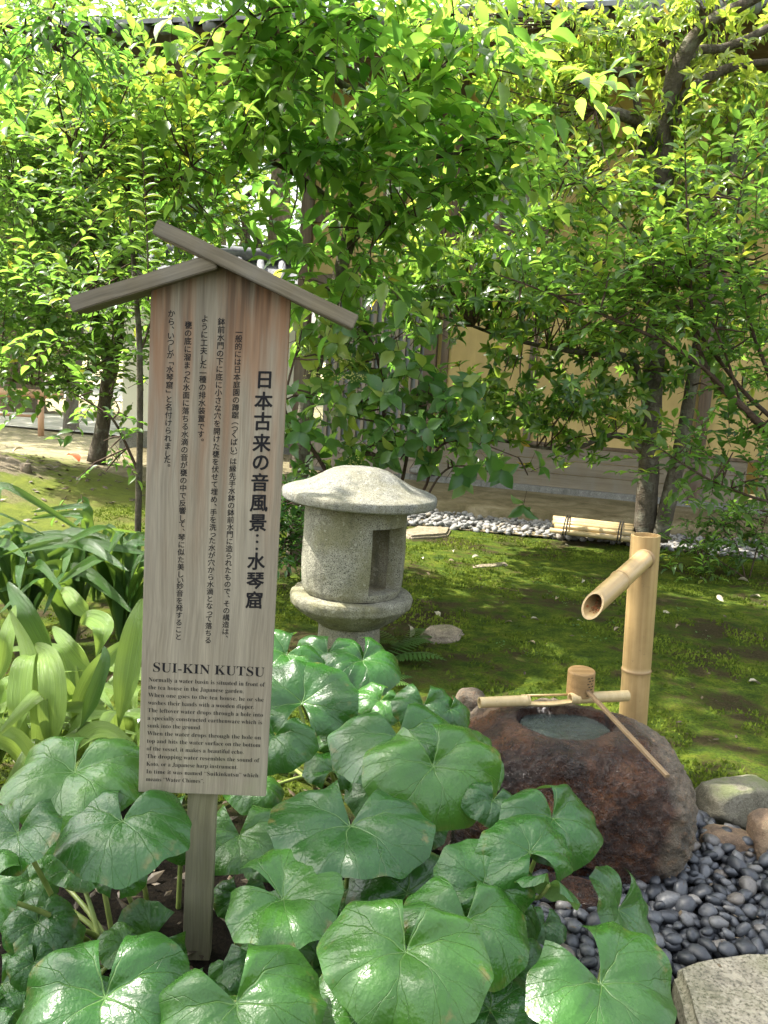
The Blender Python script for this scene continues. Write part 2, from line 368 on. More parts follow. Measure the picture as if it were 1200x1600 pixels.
def farf_mat():
    """big round leaf: leathery green, paler forked veins radiating from the stalk, puckered between them"""
    t = NT('leopard plant leaf', .27, .55)
    uv = t.n('UVMap').outputs[0]; geo = t.n('NewGeometry')
    wob = t.n('TexNoise', Vector=uv, Scale=4.0, Detail=2.0); wv = t.n('VectorMath', _operation='SCALE'); t.set(wv.inputs[0], wob.outputs[1]); wv.inputs['Scale'].default_value = .10
    p = t.n('VectorMath', _operation='ADD'); t.set(p.inputs[0], uv); t.set(p.inputs[1], wv.outputs[0])
    s_ = t.n('SeparateXYZ', Vector=p.outputs[0])
    x = t.math('SUBTRACT', s_.outputs[0], .55); y = t.math('SUBTRACT', s_.outputs[1], .55)
    r = t.math('MULTIPLY', t.math('SQRT', t.math('ADD', t.math('MULTIPLY', x, x), t.math('MULTIPLY', y, y))), 2.0)
    th = t.math('ARCTAN2', x, t.math('MULTIPLY', y, -1.0))
    NV = 7.0
    ph = t.math('ADD', t.math('MULTIPLY', th, NV / (2 * pi)), 20.5)
    tri = t.math('ABSOLUTE', t.math('SUBTRACT', t.math('FRACT', ph), .5))          # 0 on a main vein, .5 between
    arc = t.math('MULTIPLY', r, 2 * pi / NV)
    d1 = t.math('MULTIPLY', tri, arc)
    w1 = t.rng(r, 0, 1, .016, .004)
    v1 = t.math('SUBTRACT', 1.0, t.math('DIVIDE', d1, w1), clamp=True)
    off = t.math('MULTIPLY', t.math('SUBTRACT', r, .38, clamp=True), .42)
    d2 = t.math('ABSOLUTE', t.math('SUBTRACT', d1, off))
    v2 = t.math('MULTIPLY', t.math('SUBTRACT', 1.0, t.math('DIVIDE', d2, .006), clamp=True), t.rng(r, .38, .44, 0, .8))
    off3 = t.math('ADD', t.math('MULTIPLY', t.math('SUBTRACT', r, .62, clamp=True), .95), t.math('MULTIPLY', off, .2))
    d3 = t.math('ABSOLUTE', t.math('SUBTRACT', d1, off3))
    v3 = t.math('MULTIPLY', t.math('SUBTRACT', 1.0, t.math('DIVIDE', d3, .0045), clamp=True), t.rng(r, .62, .68, 0, .5))
    cell = t.voro(uv, 14, 'DISTANCE_TO_EDGE'); net = t.math('MULTIPLY', t.rng(cell, 0, .06, 1, 0), .22)
    vein = t.math('MAXIMUM', t.math('MAXIMUM', v1, v2), v3)
    oi = t.n('ObjectInfo').outputs['Random']; n = t.noise(t.pos(), 9, 4, .6)
    a = t.ramp(oi, [(0, (.018, .078, .010)), (.5, (.030, .112, .013)), (1, (.056, .155, .018))])
    c = t.mix(t.rng(n, .35, .7, 0, .5), a, (.016, .055, .013))
    c = t.mix(t.math('MULTIPLY', vein, t.rng(r, .1, .7, .75, .20)), c, (.17, .29, .09))
    sp = t.noise(t.n('VectorMath', _operation='SCALE', i0=uv, Scale=1.0).outputs[0], 60, 2); c = t.mix(t.rng(sp, .74, .78, 0, .5), c, (.35, .30, .12))
    edge = t.math('MULTIPLY', t.rng(r, .90, 1.0, 0, 1), t.rng(t.noise(t.pos(), 22, 3), .55, .66, 0, .45)); c = t.mix(edge, c, (.22, .15, .05))
    c = t.mix(t.rng(geo.outputs['Backfacing'], 0, 1, 0, .75), c, (.14, .23, .07))
    t.col(c); t.rough(t.math('ADD', t.rng(n, .3, .7, .22, .38), t.math('MULTIPLY', geo.outputs['Backfacing'], .3)))
    h = t.math('ADD', t.math('MULTIPLY', t.rng(tri, 0, .5, 0, 1), t.rng(r, 0, .5, 0, .5)), t.math('ADD', t.math('MULTIPLY', vein, -.35), t.math('MULTIPLY', t.noise(uv, 9, 3), .8)))
    t.nrm(t.bump(t.math('ADD', h, t.math('MULTIPLY', t.noise(uv, 45, 2), .12)), .010, .6))
    tl = t.n('BsdfTranslucent', Color=t.mix(.5, c, (.25, .50, .04))); mx = t.n('MixShader'); mx.inputs[0].default_value = .18
    t.t.links.new(t.b.outputs[0], mx.inputs[1]); t.t.links.new(tl.outputs[0], mx.inputs[2]); t.t.links.new(mx.outputs[0], t.out.inputs[0])
    return t.m
M_FARF = farf_mat()
def strap_mat(name, a, b, tr):
    t = NT(name, .30, .5); uv = t.n('UVMap').outputs[0]
    oi = t.n('ObjectInfo').outputs['Random']
    st = t.noise(t.map(uv, (28, .6, 1)), 1.0, 3, .6); st2 = t.noise(t.map(uv, (90, 1.2, 1)), 1.0, 2, .6)
    c = t.mix(oi, a, b); c = t.mix(t.rng(st, .35, .7, 0, .45), c, tuple(x * 1.7 for x in b)); c = t.mix(t.rng(st2, .42, .62, 0, .38), c, tuple(x * .55 for x in a))
    s_ = t.n('SeparateXYZ', Vector=uv); mid = t.math('ABSOLUTE', t.math('SUBTRACT', s_.outputs[0], .5))
    c = t.mix(t.rng(mid, .0, .03, .5, 0), c, tuple(x * 1.6 for x in b))
    t.col(c); t.nrm(t.bump(t.math('ADD', st, t.math('MULTIPLY', st2, .8)), .005, .9))
    tl = t.n('BsdfTranslucent', Color=t.mix(.5, c, tr)); mx = t.n('MixShader'); mx.inputs[0].default_value = .35
    t.t.links.new(t.b.outputs[0], mx.inputs[1]); t.t.links.new(tl.outputs[0], mx.inputs[2]); t.t.links.new(mx.outputs[0], t.out.inputs[0])
    return t.m
M_STRAPL = strap_mat('pale strap leaf', (.12, .22, .038), (.20, .30, .065), (.40, .52, .08))  # pale because sunlight on these blades is put into the colour
M_STRAPD = strap_mat('dark strap leaf', (.022, .078, .016), (.055, .125, .024), (.30, .45, .05))

# ------------------------------------------------------------------ ground
def gh(x, y):
    """height of the ground"""
    h = 0.025 * nz(x, y, 3.1, .9) + .012 * nz(x, y, 1, 3.3)
    h *= sm(2.6, 3.4, y)
    h += .42 * exp(-((x + 4.4) / 1.35) ** 2 - ((y - 8.4) / 2.3) ** 2)
    h += .05 * exp(-((x - 2.3) / 1.5) ** 2 - ((y - 5.2) / 1.0) ** 2) + .07 * exp(-((x + .3) / .8) ** 2 - ((y - 6.6) / .8) ** 2)
    return h
def ground():
    xs = np.concatenate([-np.geomspace(160, 5.5, 22), np.linspace(-5.3, 6, 150), np.geomspace(6.3, 160, 22)])
    ys = np.concatenate([-np.geomspace(60, .6, 8), np.linspace(-.4, 12, 190), np.geomspace(12.2, 220, 34)])
    vs = [(float(x), float(y), gh(x, y)) for y in ys for x in xs]; n = len(xs)
    fs = [(j * n + i, j * n + i + 1, (j + 1) * n + i + 1, (j + 1) * n + i) for j in range(len(ys) - 1) for i in range(n - 1)]
    me = bpy.data.meshes.new('ground'); me.from_pydata(vs, [], fs); me.shade_smooth()
    o = new('ground', me, None, M_GROUND, kind='structure'); return o
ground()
def sheet(name, pts, z, m, kind='structure', seg=1):
    me = bpy.data.meshes.new(name); me.from_pydata([(p[0], p[1], z) for p in pts], [], [tuple(range(len(pts)))])
    return new(name, me, None, m, kind=kind)
sheet('path', [(-26, 16.9), (-9, 15.9), (-4.6, 15.0), (-3.2, 13.4), (-2.0, 12.4), (-1.2, 13.2), (-1.6, 15.5), (-4, 17.5), (-9, 19), (-26, 21.5)], .03, M_PATH)
sheet('road', [(-60, 24), (-3, 24), (-3, 34), (-60, 34)], .03, M_PATH)

def moss_tufts():
    rng = np.random.default_rng(3); N = 130000
    x = rng.uniform(-2.6, 4.2, N); y = 2.9 + 5.4 * rng.random(N) ** 1.15
    z = np.array([gh(a, b) for a, b in zip(x, y)])
    d = np.array([nz(a, b, 0, 2.2) + .5 * nz(a, b, 5, 9) for a, b in zip(x, y)])
    front = 8.35 - .142 * (x - .6)
    k = (d > -.10 + .35 * rng.random(N)) & ((y < front) | (x < -1.2))
    x, y, z, d = x[k], y[k], z[k], d[k]; n = len(x)
    a = rng.uniform(0, 2 * pi, n); s = rng.uniform(.004, .011, n); h = rng.uniform(.006, .022, n)
    dx, dy = np.cos(a) * s, np.sin(a) * s
    V = np.empty((n, 3, 3)); V[:, 0] = np.c_[x - dx, y - dy, z - .001]; V[:, 1] = np.c_[x + dx, y + dy, z - .001]
    V[:, 2] = np.c_[x + rng.normal(0, .005, n), y + rng.normal(0, .005, n), z + h]
    me = bpy.data.meshes.new('moss'); tris(me, V)
    at = me.attributes.new('tint', 'FLOAT', 'POINT'); at.data.foreach_set('value', np.repeat(np.clip(.45 + d * .9 + rng.normal(0, .15, n), 0, 1), 3))
    o = new('moss', me, None, M_MOSS, kind='stuff')
    tag(o, 'yellow green moss carpeting the ground behind the water basin')
def tris(me, V):
    n = len(V); me.vertices.add(n * 3); me.vertices.foreach_set('co', V.reshape(-1).astype(np.float32))
    me.loops.add(n * 3); me.loops.foreach_set('vertex_index', np.arange(n * 3, dtype=np.int32))
    me.polygons.add(n); me.polygons.foreach_set('loop_start', np.arange(0, n * 3, 3, dtype=np.int32)); me.update(calc_edges=True)
M_MOSS = leafmat('moss', [(0, (.030, .050, .008)), (.5, (.085, .125, .014)), (1, (.17, .22, .028))], (1.3, 1.3, 1), .2, .9, .1)
moss_tufts()

# ------------------------------------------------------------------ tea house
WA, WB = G(640, 748, .12), G(1200, 803, .12)
EW = (WB - WA).normalized(); NW = Vector((EW.y, -EW.x, 0))          # along the wall, out of the wall
if NW.y > 0: NW = -NW
WF = Matrix((( EW.x, -NW.x, 0, WA.x), (EW.y, -NW.y, 0, WA.y), (0, 0, 1, 0), (0, 0, 0, 1)))   # local x along, y inwards, z up
def W(u, v, d=0.0):
    r = ray(u, v); o = Vector((0, 0, EYE)); q = WA + NW * d
    k = (q - o).dot(NW) / r.dot(NW); X = o + r * k
    return (X - WA).dot(EW), X.z
HOUSE = thing('tea_house', WA, 'ochre plastered tea house with dark timber posts behind the garden trees', 'building')
def wb(name, s0, s1, z0, z1, d0, d1, m, parent=HOUSE, bevel=0.0):
    """box on the wall: s along, z up, d outwards"""
    mb = MB().box((s0, -d1, z0), (s1, -d0, z1))
    me = mb.mesh(name, bevel=bevel, mat=m)
    return new(name, me, parent, None, M=WF)
S0 = W(500, 700)[0]; sP = W(668, 640)[0]; sE = 9.0
ztop = 4.76; zb = .12; zpl = W(900, 765)[1] + .02; zbd = W(880, 600)[1]
zpl = zb + .07; zbd = .68
# wall in panels, the windows left open
s_w0, z_w0 = W(712, 418); s_w1, z_w1 = W(850, 300)
s_k0, z_k0 = W(1058, 322); s_k1, z_k1 = W(1118, 252)
zk0, zk1 = min(z_k0, z_w0), max(z_k1, z_w1)
zk0, zk1 = z_w0, z_w1
def wallpiece(s0, s1, z0, z1): wb('wall', s0, s1, z0, z1, -.12, 0, M_OCHRE)
wallpiece(sP + .07, s_w0, zbd, ztop); wallpiece(s_w0, s_w1, zbd, z_w0); wallpiece(s_w0, s_w1, z_w1, ztop)
wallpiece(s_w1, s_k0, zbd, ztop); wallpiece(s_k0, s_k1, zbd, zk0); wallpiece(s_k0, s_k1, zk1, ztop); wallpiece(s_k1, sE, zbd, ztop)
zl0, zl1 = W(560, 690)[1], W(560, 448)[1]
wallpiece(S0 - .35, sP - .09, zl1 + .14, ztop)
wb('plinth', sP - .3, sE, zb - .12, zpl, -.10, .06, M_PLINTH, bevel=.006)
# boards under the plaster, board by board
nbd = 3
for i in range(nbd):
    z0 = zpl + .002 + (zbd - zpl) * i / nbd; z1 = zpl + (zbd - zpl) * (i + 1) / nbd - .004
    s = sP + .08
    for k, e in enumerate((3.95, sE)):
        wb('board', s, e - .07, z0, z1, -.02, .015 + .002 * (i % 2), M_PLANK, bevel=.003); s = e + .07
wb('rail', sP + .08, sE, zbd + .001, zbd + .035, -.02, .03, M_HOUSEWOOD, bevel=.003)
def post(s, z0, z1, w=.12, d=.05, base=False, m=None): return wb('post', s - w / 2, s + w / 2, z0, z1, -.08, d, m or M_HOUSEWOOD, bevel=.006)
p0 = post(sP, zb + .1, ztop, .15, .09)
bc = WA + EW * sP + Vector((0, 0, zb)) + NW * .02
mb = MB().tube([bc + Vector((0, 0, z)) for z in (-.02, .02, .04, .07, .13, .2)], [.17, .16, .12, .10, .09, .085], 16)
new('base_stone', mb.mesh('base_stone', True, mat=M_PLINTH), p0)
sR = W(1092, 700)[0]; post(sR, zpl, ztop, .13, .05)
post(S0 - .3, zb, ztop, .15, .08); post(sR + 2.2, zpl, ztop)
post(s_w0 - .05, zbd + .036, ztop, .09, .035); post(s_w1 + .05, zbd + .036, ztop, .09, .035); post(s_k0 - .05, zbd + .036, ztop, .08, .035); post(s_k1 + .04, zbd + .036, ztop, .08, .035)
for z in (z_w0 - .06, z_w1 + .03): wb('beam', sP + .076, sE, z, z + .07, 0, .055, M_HOUSEWOOD, bevel=.004)
zbm = W(560, 350)[1]; wb('beam', S0 - .37, sP - .076, zbm, zbm + .12, 0, .06, M_HOUSEWOOD, bevel=.004)
wb('beam', S0 - .37, sP - .076, zl1, zl1 + .13, 0, .07, M_HOUSEWOOD, bevel=.004)
# sliding shoji windows: each sash with its panes
def sash(s0, s1, z0, z1, nx, ny, d, m=M_PAPER):
    w = .03; f = MB()
    f.box((s0, -d - .02, z0), (s0 + w, -d + .01, z1)); f.box((s1 - w, -d - .02, z0), (s1, -d + .01, z1))
    f.box((s0 + w, -d - .02, z0), (s1 - w, -d + .01, z0 + w)); f.box((s0 + w, -d - .02, z1 - w), (s1 - w, -d + .01, z1))
    dx = (s1 - s0 - 2 * w) / nx; dz = (z1 - z0 - 2 * w) / ny
    for i in range(1, nx): f.box((s0 + w + dx * i - .007, -d - .012, z0 + w), (s0 + w + dx * i + .007, -d + .008, z1 - w))
    for j in range(1, ny): f.box((s0 + w, -d - .010, z0 + w + dz * j - .007), (s1 - w, -d + .006, z0 + w + dz * j + .007))
    fr = new('window', f.mesh('window', mat=M_SLAT), HOUSE, None, M=WF)
    for i in range(nx):
        for j in range(ny):
            q = MB().box((s0 + w + dx * i, -d + .001, z0 + w + dz * j), (s0 + w + dx * (i + 1), -d + .004, z0 + w + dz * (j + 1)))
            new('pane', q.mesh('pane', mat=m), fr, None, M=WF)
zm = (z_w0 + z_w1) / 2
ww = s_w1 - s_w0
sash(s_w0 + .01, s_w0 + ww / 2 + .02, z_w0 + .012, zm - .04, 3, 2, -.03); sash(s_w0 + ww / 2 - .02, s_w1 - .01, z_w0 + .012, zm - .04, 3, 2, -.07)
sash(s_w0 + .01, s_w0 + ww / 2 + .02, zm + .05, z_w1 - .012, 3, 2, -.03); sash(s_w0 + ww / 2 - .02, s_w1 - .01, zm + .05, z_w1 - .012, 3, 2, -.07)
wb('beam', s_w0, s_w1, zm - .035, zm + .045, -.09, .03, M_HOUSEWOOD)
new('dark_room', MB().box((s_k0 - .3, .13, zk0 - .2), (s_k1 + .3, 1.2, zk1 + .2)).mesh('dark_room', mat=M_BACK), HOUSE, None, M=WF)
sash(s_k0 + .01, (s_k0 + s_k1) / 2 + .02, zk0 + .012, zk1 - .012, 2, 3, -.05)
# small pale window high on the wall
a = W(604, 322); b = W(632, 286)
wb('window_frame', a[0] - .04, b[0] + .04, a[1] - .04, b[1] + .04, 0, .03, M_HOUSEWOOD); wb('pane', a[0], b[0], a[1], b[1], .031, .036, M_WHITE)
# vertical lattice door left of the stone-footed post
DOOR = wb('door', S0, sP - .1, zl0 - .02, zl1, -.06, -.045, M_BACK)
n = 13; s0, s1 = S0 + .05, sP - .16
for i in range(n):
    s = s0 + (s1 - s0) * i / (n - 1)
    o = wb('slat', s - .02, s + .02, zl0, zl1, -.04, .0, M_SLAT, DOOR, bevel=.002)
for z in (zl0 + (zl1 - zl0) * .33, zl0 + (zl1 - zl0) * .36, zl0 + (zl1 - zl0) * .7): wb('rail', S0, sP - .1, z, z + .035, -.044, -.024, M_SLAT, DOOR)
wb('sill', S0 - .2, sP - .077, zl0 - .16, zl0 - .003, -.06, .05, M_SLAT, bevel=.004)
wb('sill', S0 - .2, sP - .077, zl0 - .36, zl0 - .163, -.06, .03, M_SLAT, bevel=.004)
wb('sill', S0 - .2, sP - .077, zb, zl0 - .363, -.06, .02, M_PLINTH, bevel=.004)
# roof: eaves boards and tiled slope above
rf = wb('roof', S0 - 2.6, sE, ztop, ztop + .05, -1.0, 1.75, M_HOUSEWOOD)
rs = MB()
for i in range(46):
    s = S0 - 2.6 + i * .26
    a0 = Vector((s, -1.85, ztop + .02)); a1 = Vector((s, 1.2, ztop + 1.15))
    rs.tube([a0, a1], .075, 7)
new('ridge_tile', rs.mesh('ridge_tile', True, mat=M_TILE), rf, None, M=WF, kind='stuff')
tl = MB().add([(S0 - 2.7, -1.88, ztop + .055), (sE, -1.88, ztop + .055), (sE, 1.3, ztop + 1.12), (S0 - 2.7, 1.3, ztop + 1.12), (S0 - 2.7, -1.88, ztop + .1), (sE, -1.88, ztop + .1), (sE, 1.3, ztop + 1.17), (S0 - 2.7, 1.3, ztop + 1.17)],
              [(0, 3, 2, 1), (4, 5, 6, 7), (0, 1, 5, 4), (1, 2, 6, 5), (2, 3, 7, 6), (3, 0, 4, 7)])
new('tile_bed', tl.mesh('tile_bed', mat=M_TILE), rf, None, M=WF)
new('back_wall', MB().box((S0 - .35, 2.4, 0), (sE, 2.5, ztop)).mesh('back_wall', mat=M_OCHRE), HOUSE, None, M=WF)

# earth ledge and its edge
ca, cb = G(660, 801), G(1200, 852)
ed = (cb - ca).normalized(); on = Vector((ed.y, -ed.x, 0)); on = on if on.y < 0 else -on
def ledge():
    mb = MB(); L0, L1, ns = -4.5, 9, 90; rows = []
    for i in range(ns + 1):
        s = L0 + (L1 - L0) * i / ns; p = ca + ed * s + on * (.02 * nz(s, 0, 0, 3))
        q = p - on * 3.2
        rows.append([p + on * .03 + Vector((0, 0, -.02)), p + Vector((0, 0, .06 + .01 * nz(s, 3, 0, 5))), p - on * .03 + Vector((0, 0, .105)), p - on * .25 + Vector((0, 0, .117)), q + Vector((0, 0, .12))])
    vs = [v for r in rows for v in r]; m = 5
    fs = [(i * m + j, (i + 1) * m + j, (i + 1) * m + j + 1, i * m + j + 1) for i in range(ns) for j in range(m - 1)]
    me = MB().add(vs, fs).mesh('earth_ledge', True, mat=M_LEDGE); new('path', me, None, None, kind='structure')
ledge()

# ------------------------------------------------------------------ pebbles
def pebble_mesh(name, seed, dims, mat):
    bm = bmesh.new(); bmesh.ops.create_icosphere(bm, subdivisions=2, radius=1)
    for v in bm.verts:
        n = v.co.normalized(); k = (abs(n.x) ** 2.4 + abs(n.y) ** 2.4 + abs(n.z) ** 2.2) ** (-1 / 2.35)
        p = n * k * (1 + .34 * noise.noise(n * 1.1 + Vector((seed * 7.7, 0, 0))))
        v.co = Vector((p.x * dims[0], p.y * dims[1], p.z * dims[2]))
    me = bpy.data.meshes.new(name); bm.to_mesh(me); bm.free(); me.shade_smooth(); me.materials.append(mat); return me
def inpoly(x, y, poly):
    c = False; n = len(poly)
    for i in range(n):
        x0, y0 = poly[i]; x1, y1 = poly[i - 1]
        if (y0 > y) != (y1 > y) and x < (x1 - x0) * (y - y0) / (y1 - y0) + x0: c = not c
    return c
def pebbles(root, poly, meshes, mat, size, layers, seed, hfun, keep=300):
    rnd = random.Random(seed); pts = []
    xs = [p[0] for p in poly]; ys = [p[1] for p in poly]
    cell = size * 1.1; 
    for (dz, sp, tries) in layers:
        grid = {}
        for _ in range(tries):
            x, y = rnd.uniform(min(xs), max(xs)), rnd.uniform(min(ys), max(ys))
            if not inpoly(x, y, poly): continue
            i, j = int(x / sp), int(y / sp)
            if any((x - a) ** 2 + (y - b) ** 2 < sp * sp for di in (-1, 0, 1) for dj in (-1, 0, 1) for a, b in grid.get((i + di, j + dj), ())): continue
            grid.setdefault((i, j), []).append((x, y))
            s = size * rnd.choice((.6, .75, .9, 1, 1, 1.15, 1.35))
            M = Matrix.Translation((x, y, hfun(x, y) + dz + rnd.uniform(-.004, .006))) @ Matrix.Rotation(rnd.uniform(0, 2 * pi), 4, 'Z') @ Matrix.Rotation(rnd.gauss(0, .38), 4, 'X') @ Matrix.Rotation(rnd.gauss(0, .3), 4, 'Y') @ Matrix.Diagonal((s, s, s, 1))
            pts.append((M, rnd.choice(meshes), dz, rnd.random()))
    def score(t_):
        u, v, d = px(t_[0].translation); ok = -20 < u < 1220 and -20 < v < 1620
        return (not ok, -t_[2] * 20 + d)
    pts.sort(key=score)
    for M, me, _, r in pts[:keep]: new('pebble', me, root, None, M=M)
    if len(pts) > keep:
        vs, fs, tn = [], [], []
        for M, me, _, r in pts[keep:]:
            b = len(vs); vs += [tuple(M @ v.co) for v in me.vertices]; fs += [tuple(i + b for i in p.vertices) for p in me.polygons]; tn += [r] * len(me.vertices)
        me = bpy.data.meshes.new('pebble_fill'); me.from_pydata(vs, [], fs); me.shade_smooth()
        me.attributes.new('tint', 'FLOAT', 'POINT').data.foreach_set('value', tn)
        new('pebble_fill', me, root, mat, kind='stuff')
gp = [(0.0, 8.42), (1.0, 8.30), (2.0, 8.18), (3.3, 7.85), (5, 7.6), (6.5, 7.2)]
gb = [(ca + ed * s + on * .03) for s in (6.5, 4, 2, 0, -1.2)]
gpoly = [(p[0] - .05, p[1] + .02) for p in gp] + [(q.x, q.y) for q in gb]
root = thing('gravel_bed', Vector((1.5, 8.5, 0)), 'strip of pale round pebbles between the moss and the tea house ledge', 'pebbles')
sheetm = bpy.data.meshes.new('bed'); sheetm.from_pydata([(x, y, gh(x, y) + .012) for x, y in gpoly], [], [tuple(range(len(gpoly)))]); new('bed', sheetm, root, M_LEDGE)
wms = [pebble_mesh('pale_pebble', i, (1, .78 + .04 * i, .55 + .05 * (i % 3)), M_WHITEP) for i in range(5)]
pebbles(root, gpoly, wms, M_WHITEP, .031, [(.016, .047, 14000), (.036, .065, 7000)], 5, gh)
bpoly = [tuple(G(u, v)[:2]) for u, v in ((1092, 1290), (1135, 1312), (1215, 1330), (1260, 1360), (1290, 1500), (1200, 1512), (1110, 1512), (1040, 1540), (930, 1560), (790, 1540), (760, 1450), (800, 1380), (900, 1330), (1020, 1330))]
root = thing('pebble_bed', G(1100, 1420), 'bed of glossy black river pebbles at the foot of the water basin', 'pebbles')
sheetm = bpy.data.meshes.new('bed'); sheetm.from_pydata([(x, y, .006) for x, y in bpoly], [], [tuple(range(len(bpoly)))]); new('bed', sheetm, root, M_TWINE)
bms = [pebble_mesh('black_pebble', 20 + i, (1, .62 + .06 * i, .48 + .05 * (i % 3)), M_BLACKP) for i in range(6)]
pebbles(root, bpoly, bms, M_BLACKP, .026, [(.012, .034, 9000), (.032, .036, 9000), (.050, .043, 5000)], 9, lambda x, y: 0)

# ------------------------------------------------------------------ sign
BOT = P(316, 1241, 2.05)
SW_ = .155; YAW = radians(4.0)
SM = Matrix.Translation((BOT.x, 2.05, BOT.z)) @ Matrix.Rotation(YAW, 4, 'Z') @ Matrix.Rotation(radians(.35), 4, 'Y')
SIGN = thing('wooden_sign', (BOT.x, 2.09, 0), 'weathered wooden explanation board with small gabled roof on a single post', 'sign')
HS = P(340, 458, 2.05).z - BOT.z; HA = HS + .085
BT = .026
mb = MB(); prof = [(-SW_, 0), (SW_, 0), (SW_, HS), (0, HA), (-SW_, HS)]
n = 5; vs = [(x, 0, z) for x, z in prof] + [(x, BT, z) for x, z in prof]
mb.add(vs, [(0, 1, 2, 3, 4), (9, 8, 7, 6, 5)] + [(i, i + n, (i + 1) % n + n, (i + 1) % n) for i in range(n)])
new('board', mb.mesh('board', bevel=.0018, mat=M_SIGN), SIGN, None, M=SM)
new('post', MB().box((-.035, BT + .001, -BOT.z - .15), (.035, BT + .046, HA - .04)).mesh('post', bevel=.003, mat=M_POST), SIGN, None, M=SM @ Matrix.Translation((-.004, 0, 0)))
def batten(name, a, b, th, y0, y1):
    a, b = Vector(a), Vector(b); d = b - a; L = d.length; ang = atan2(d.z, d.x)
    me = MB().box((0, y0, -th / 2), (L, y1, th / 2))
    # slight warp in the long direction
    bm = bmesh.new(); m0 = me.mesh(name); bm.from_mesh(m0)
    bmesh.ops.subdivide_edges(bm, edges=[e for e in bm.edges if abs((e.verts[0].co - e.verts[1].co).x) > .1], cuts=12)
    es = [e for e in bm.edges if len(e.link_faces) == 2 and e.calc_face_angle(0) > .5]
    bmesh.ops.bevel(bm, geom=es, offset=.0025, segments=2, affect='EDGES')
    for v in bm.verts: v.co.z += .0018 * nz(v.co.x, v.co.y, 5, 9); v.co.y += .001 * nz(v.co.x, v.co.z, 1, 14)
    bm.to_mesh(m0); bm.free()
    return new(name, m0, SIGN, M_BATTEN, M=SM @ Matrix.Translation(a) @ Matrix.Rotation(-ang, 4, 'Y'))
SI = SM.inverted()
def loc(u, v): q = SI @ P(u, v, 2.03); return (q.x, 0, q.z)
batten('roof_batten', loc(118, 478), loc(338, 409), .033, -.045, .07)
batten('roof_batten', loc(247, 357), loc(556, 504), .033, -.052, .078)
FC = {}
def glyph(s, bold=0.0):
    k = (s, bold)
    if k not in FC:
        c = bpy.data.curves.new('g', 'FONT'); c.body = s; c.size = 1; c.resolution_u = 3; c.offset = bold
        o = bpy.data.objects.new('g', c); COL.objects.link(o); dg = bpy.context.evaluated_depsgraph_get()
        me = bpy.data.meshes.new_from_object(o.evaluated_get(dg)); 
        FC[k] = ([v.co.copy() for v in me.vertices], [tuple(p.vertices) for p in me.polygons])
        bpy.data.objects.remove(o); bpy.data.curves.remove(c)
    return FC[k]
def serif(s):
    return ''.join(chr(0x1D400 + ord(c) - 65) if 'A' <= c <= 'Z' else chr(0x1D41A + ord(c) - 97) if 'a' <= c <= 'z' else c for c in s)
def zv(v): return (SI @ P(336, v, 2.05)).z
def add_glyph(mb, ch, cx, cz, size, bold=0.0, yl=-.0006):
    vs, fs = glyph(ch)
    if not vs: return
    if ch in '、。': vs2 = [Vector((v.x + .55, v.y + .55, 0)) for v in vs]
    else: vs2 = [v.copy() for v in vs]
    ox, oy = .5, .36
    if ch in '（）「」…': vs2 = [Vector(((v.y - oy) + .5, -(v.x - .5) + oy, 0)) for v in vs2]
    if ch in '「（': vs2 = [Vector((v.x, v.y + .22, 0)) for v in vs2]
    if ch in '」）': vs2 = [Vector((v.x, v.y - .05, 0)) for v in vs2]
    if ch in 'っょ' : vs2 = [Vector((v.x + .08, v.y + .08, 0)) for v in vs2]
    offs = [(0, 0)] if not bold else [(bold * cos(a), bold * sin(a)) for a in (0, pi / 3, 2 * pi / 3, pi, 4 * pi / 3, 5 * pi / 3)] + [(0, 0)]
    for i, (dx, dz) in enumerate(offs):
        # light slant like brush lettering: horizontals rise to the right
        mb.add([(cx + (v.x - ox) * size * .96 + dx, yl - i * .00002, cz + (v.y - oy + .05 * (v.x - ox)) * size + dz) for v in vs2], fs)
def column(text, xt, xb, v0, v1, size, bold=0.0):
    mb = MB(); z0, z1 = zv(v0), zv(v1); n = len(text)
    wts = [.75 if c in '、。' else .8 if c in '（）「」' else .8 if c in 'っしいつ一' else 1. for c in text]
    tot = sum(wts[:-1]) / 1. + 0; acc = 0
    for c, w in zip(text, wts):
        k = acc / tot; add_glyph(mb, c, xt + (xb - xt) * k, z0 + (z1 - z0) * k, size, bold); acc += w
    new('lettering', mb.mesh('lettering', mat=M_INK), SIGN, None, M=SM)
column('一般的には日本庭園の蹲踞（つくばい）は縁先手水鉢の鉢前水門に造られたもので、その構造は、', .043, .040, 517, 997, .0175, .00018)
column('鉢前水門の下に底に小さな穴を開けた甕を伏せて埋め、手を洗った水が穴から水滴となって落ちる', .003, .000, 502, 1001, .0175, .00018)
column('ように工夫した一種の排水装置です。', -.034, -.034, 499, 692, .0175, .00018)
column('甕の底に溜まった水面に落ちる水滴の音が甕の中で反響して、琴に似た美しい妙音を発すること', -.070, -.070, 511, 998, .0175, .00018)
column('から、いつしか「水琴窟」と名付けられました。', -.108, -.108, 495, 735, .0175, .00018)
mb = MB()
for c, v in zip('日本古来の音風景', (588, 622, 654, 688, 718, 750, 782, 813)): add_glyph(mb, c, .105, zv(v), .044, .0011)
for v in (833, 843, 854): mb.add([(.105 + .0032 * cos(a), -.0006, zv(v) + .0032 * sin(a)) for a in [k * pi / 6 for k in range(12)]], [tuple(range(12))])
for c, v in zip('水琴窟', (874, 904, 935)): add_glyph(mb, c, .105, zv(v), .044, .0011)
new('lettering', mb.mesh('lettering', mat=M_INK), SIGN, None, M=SM)
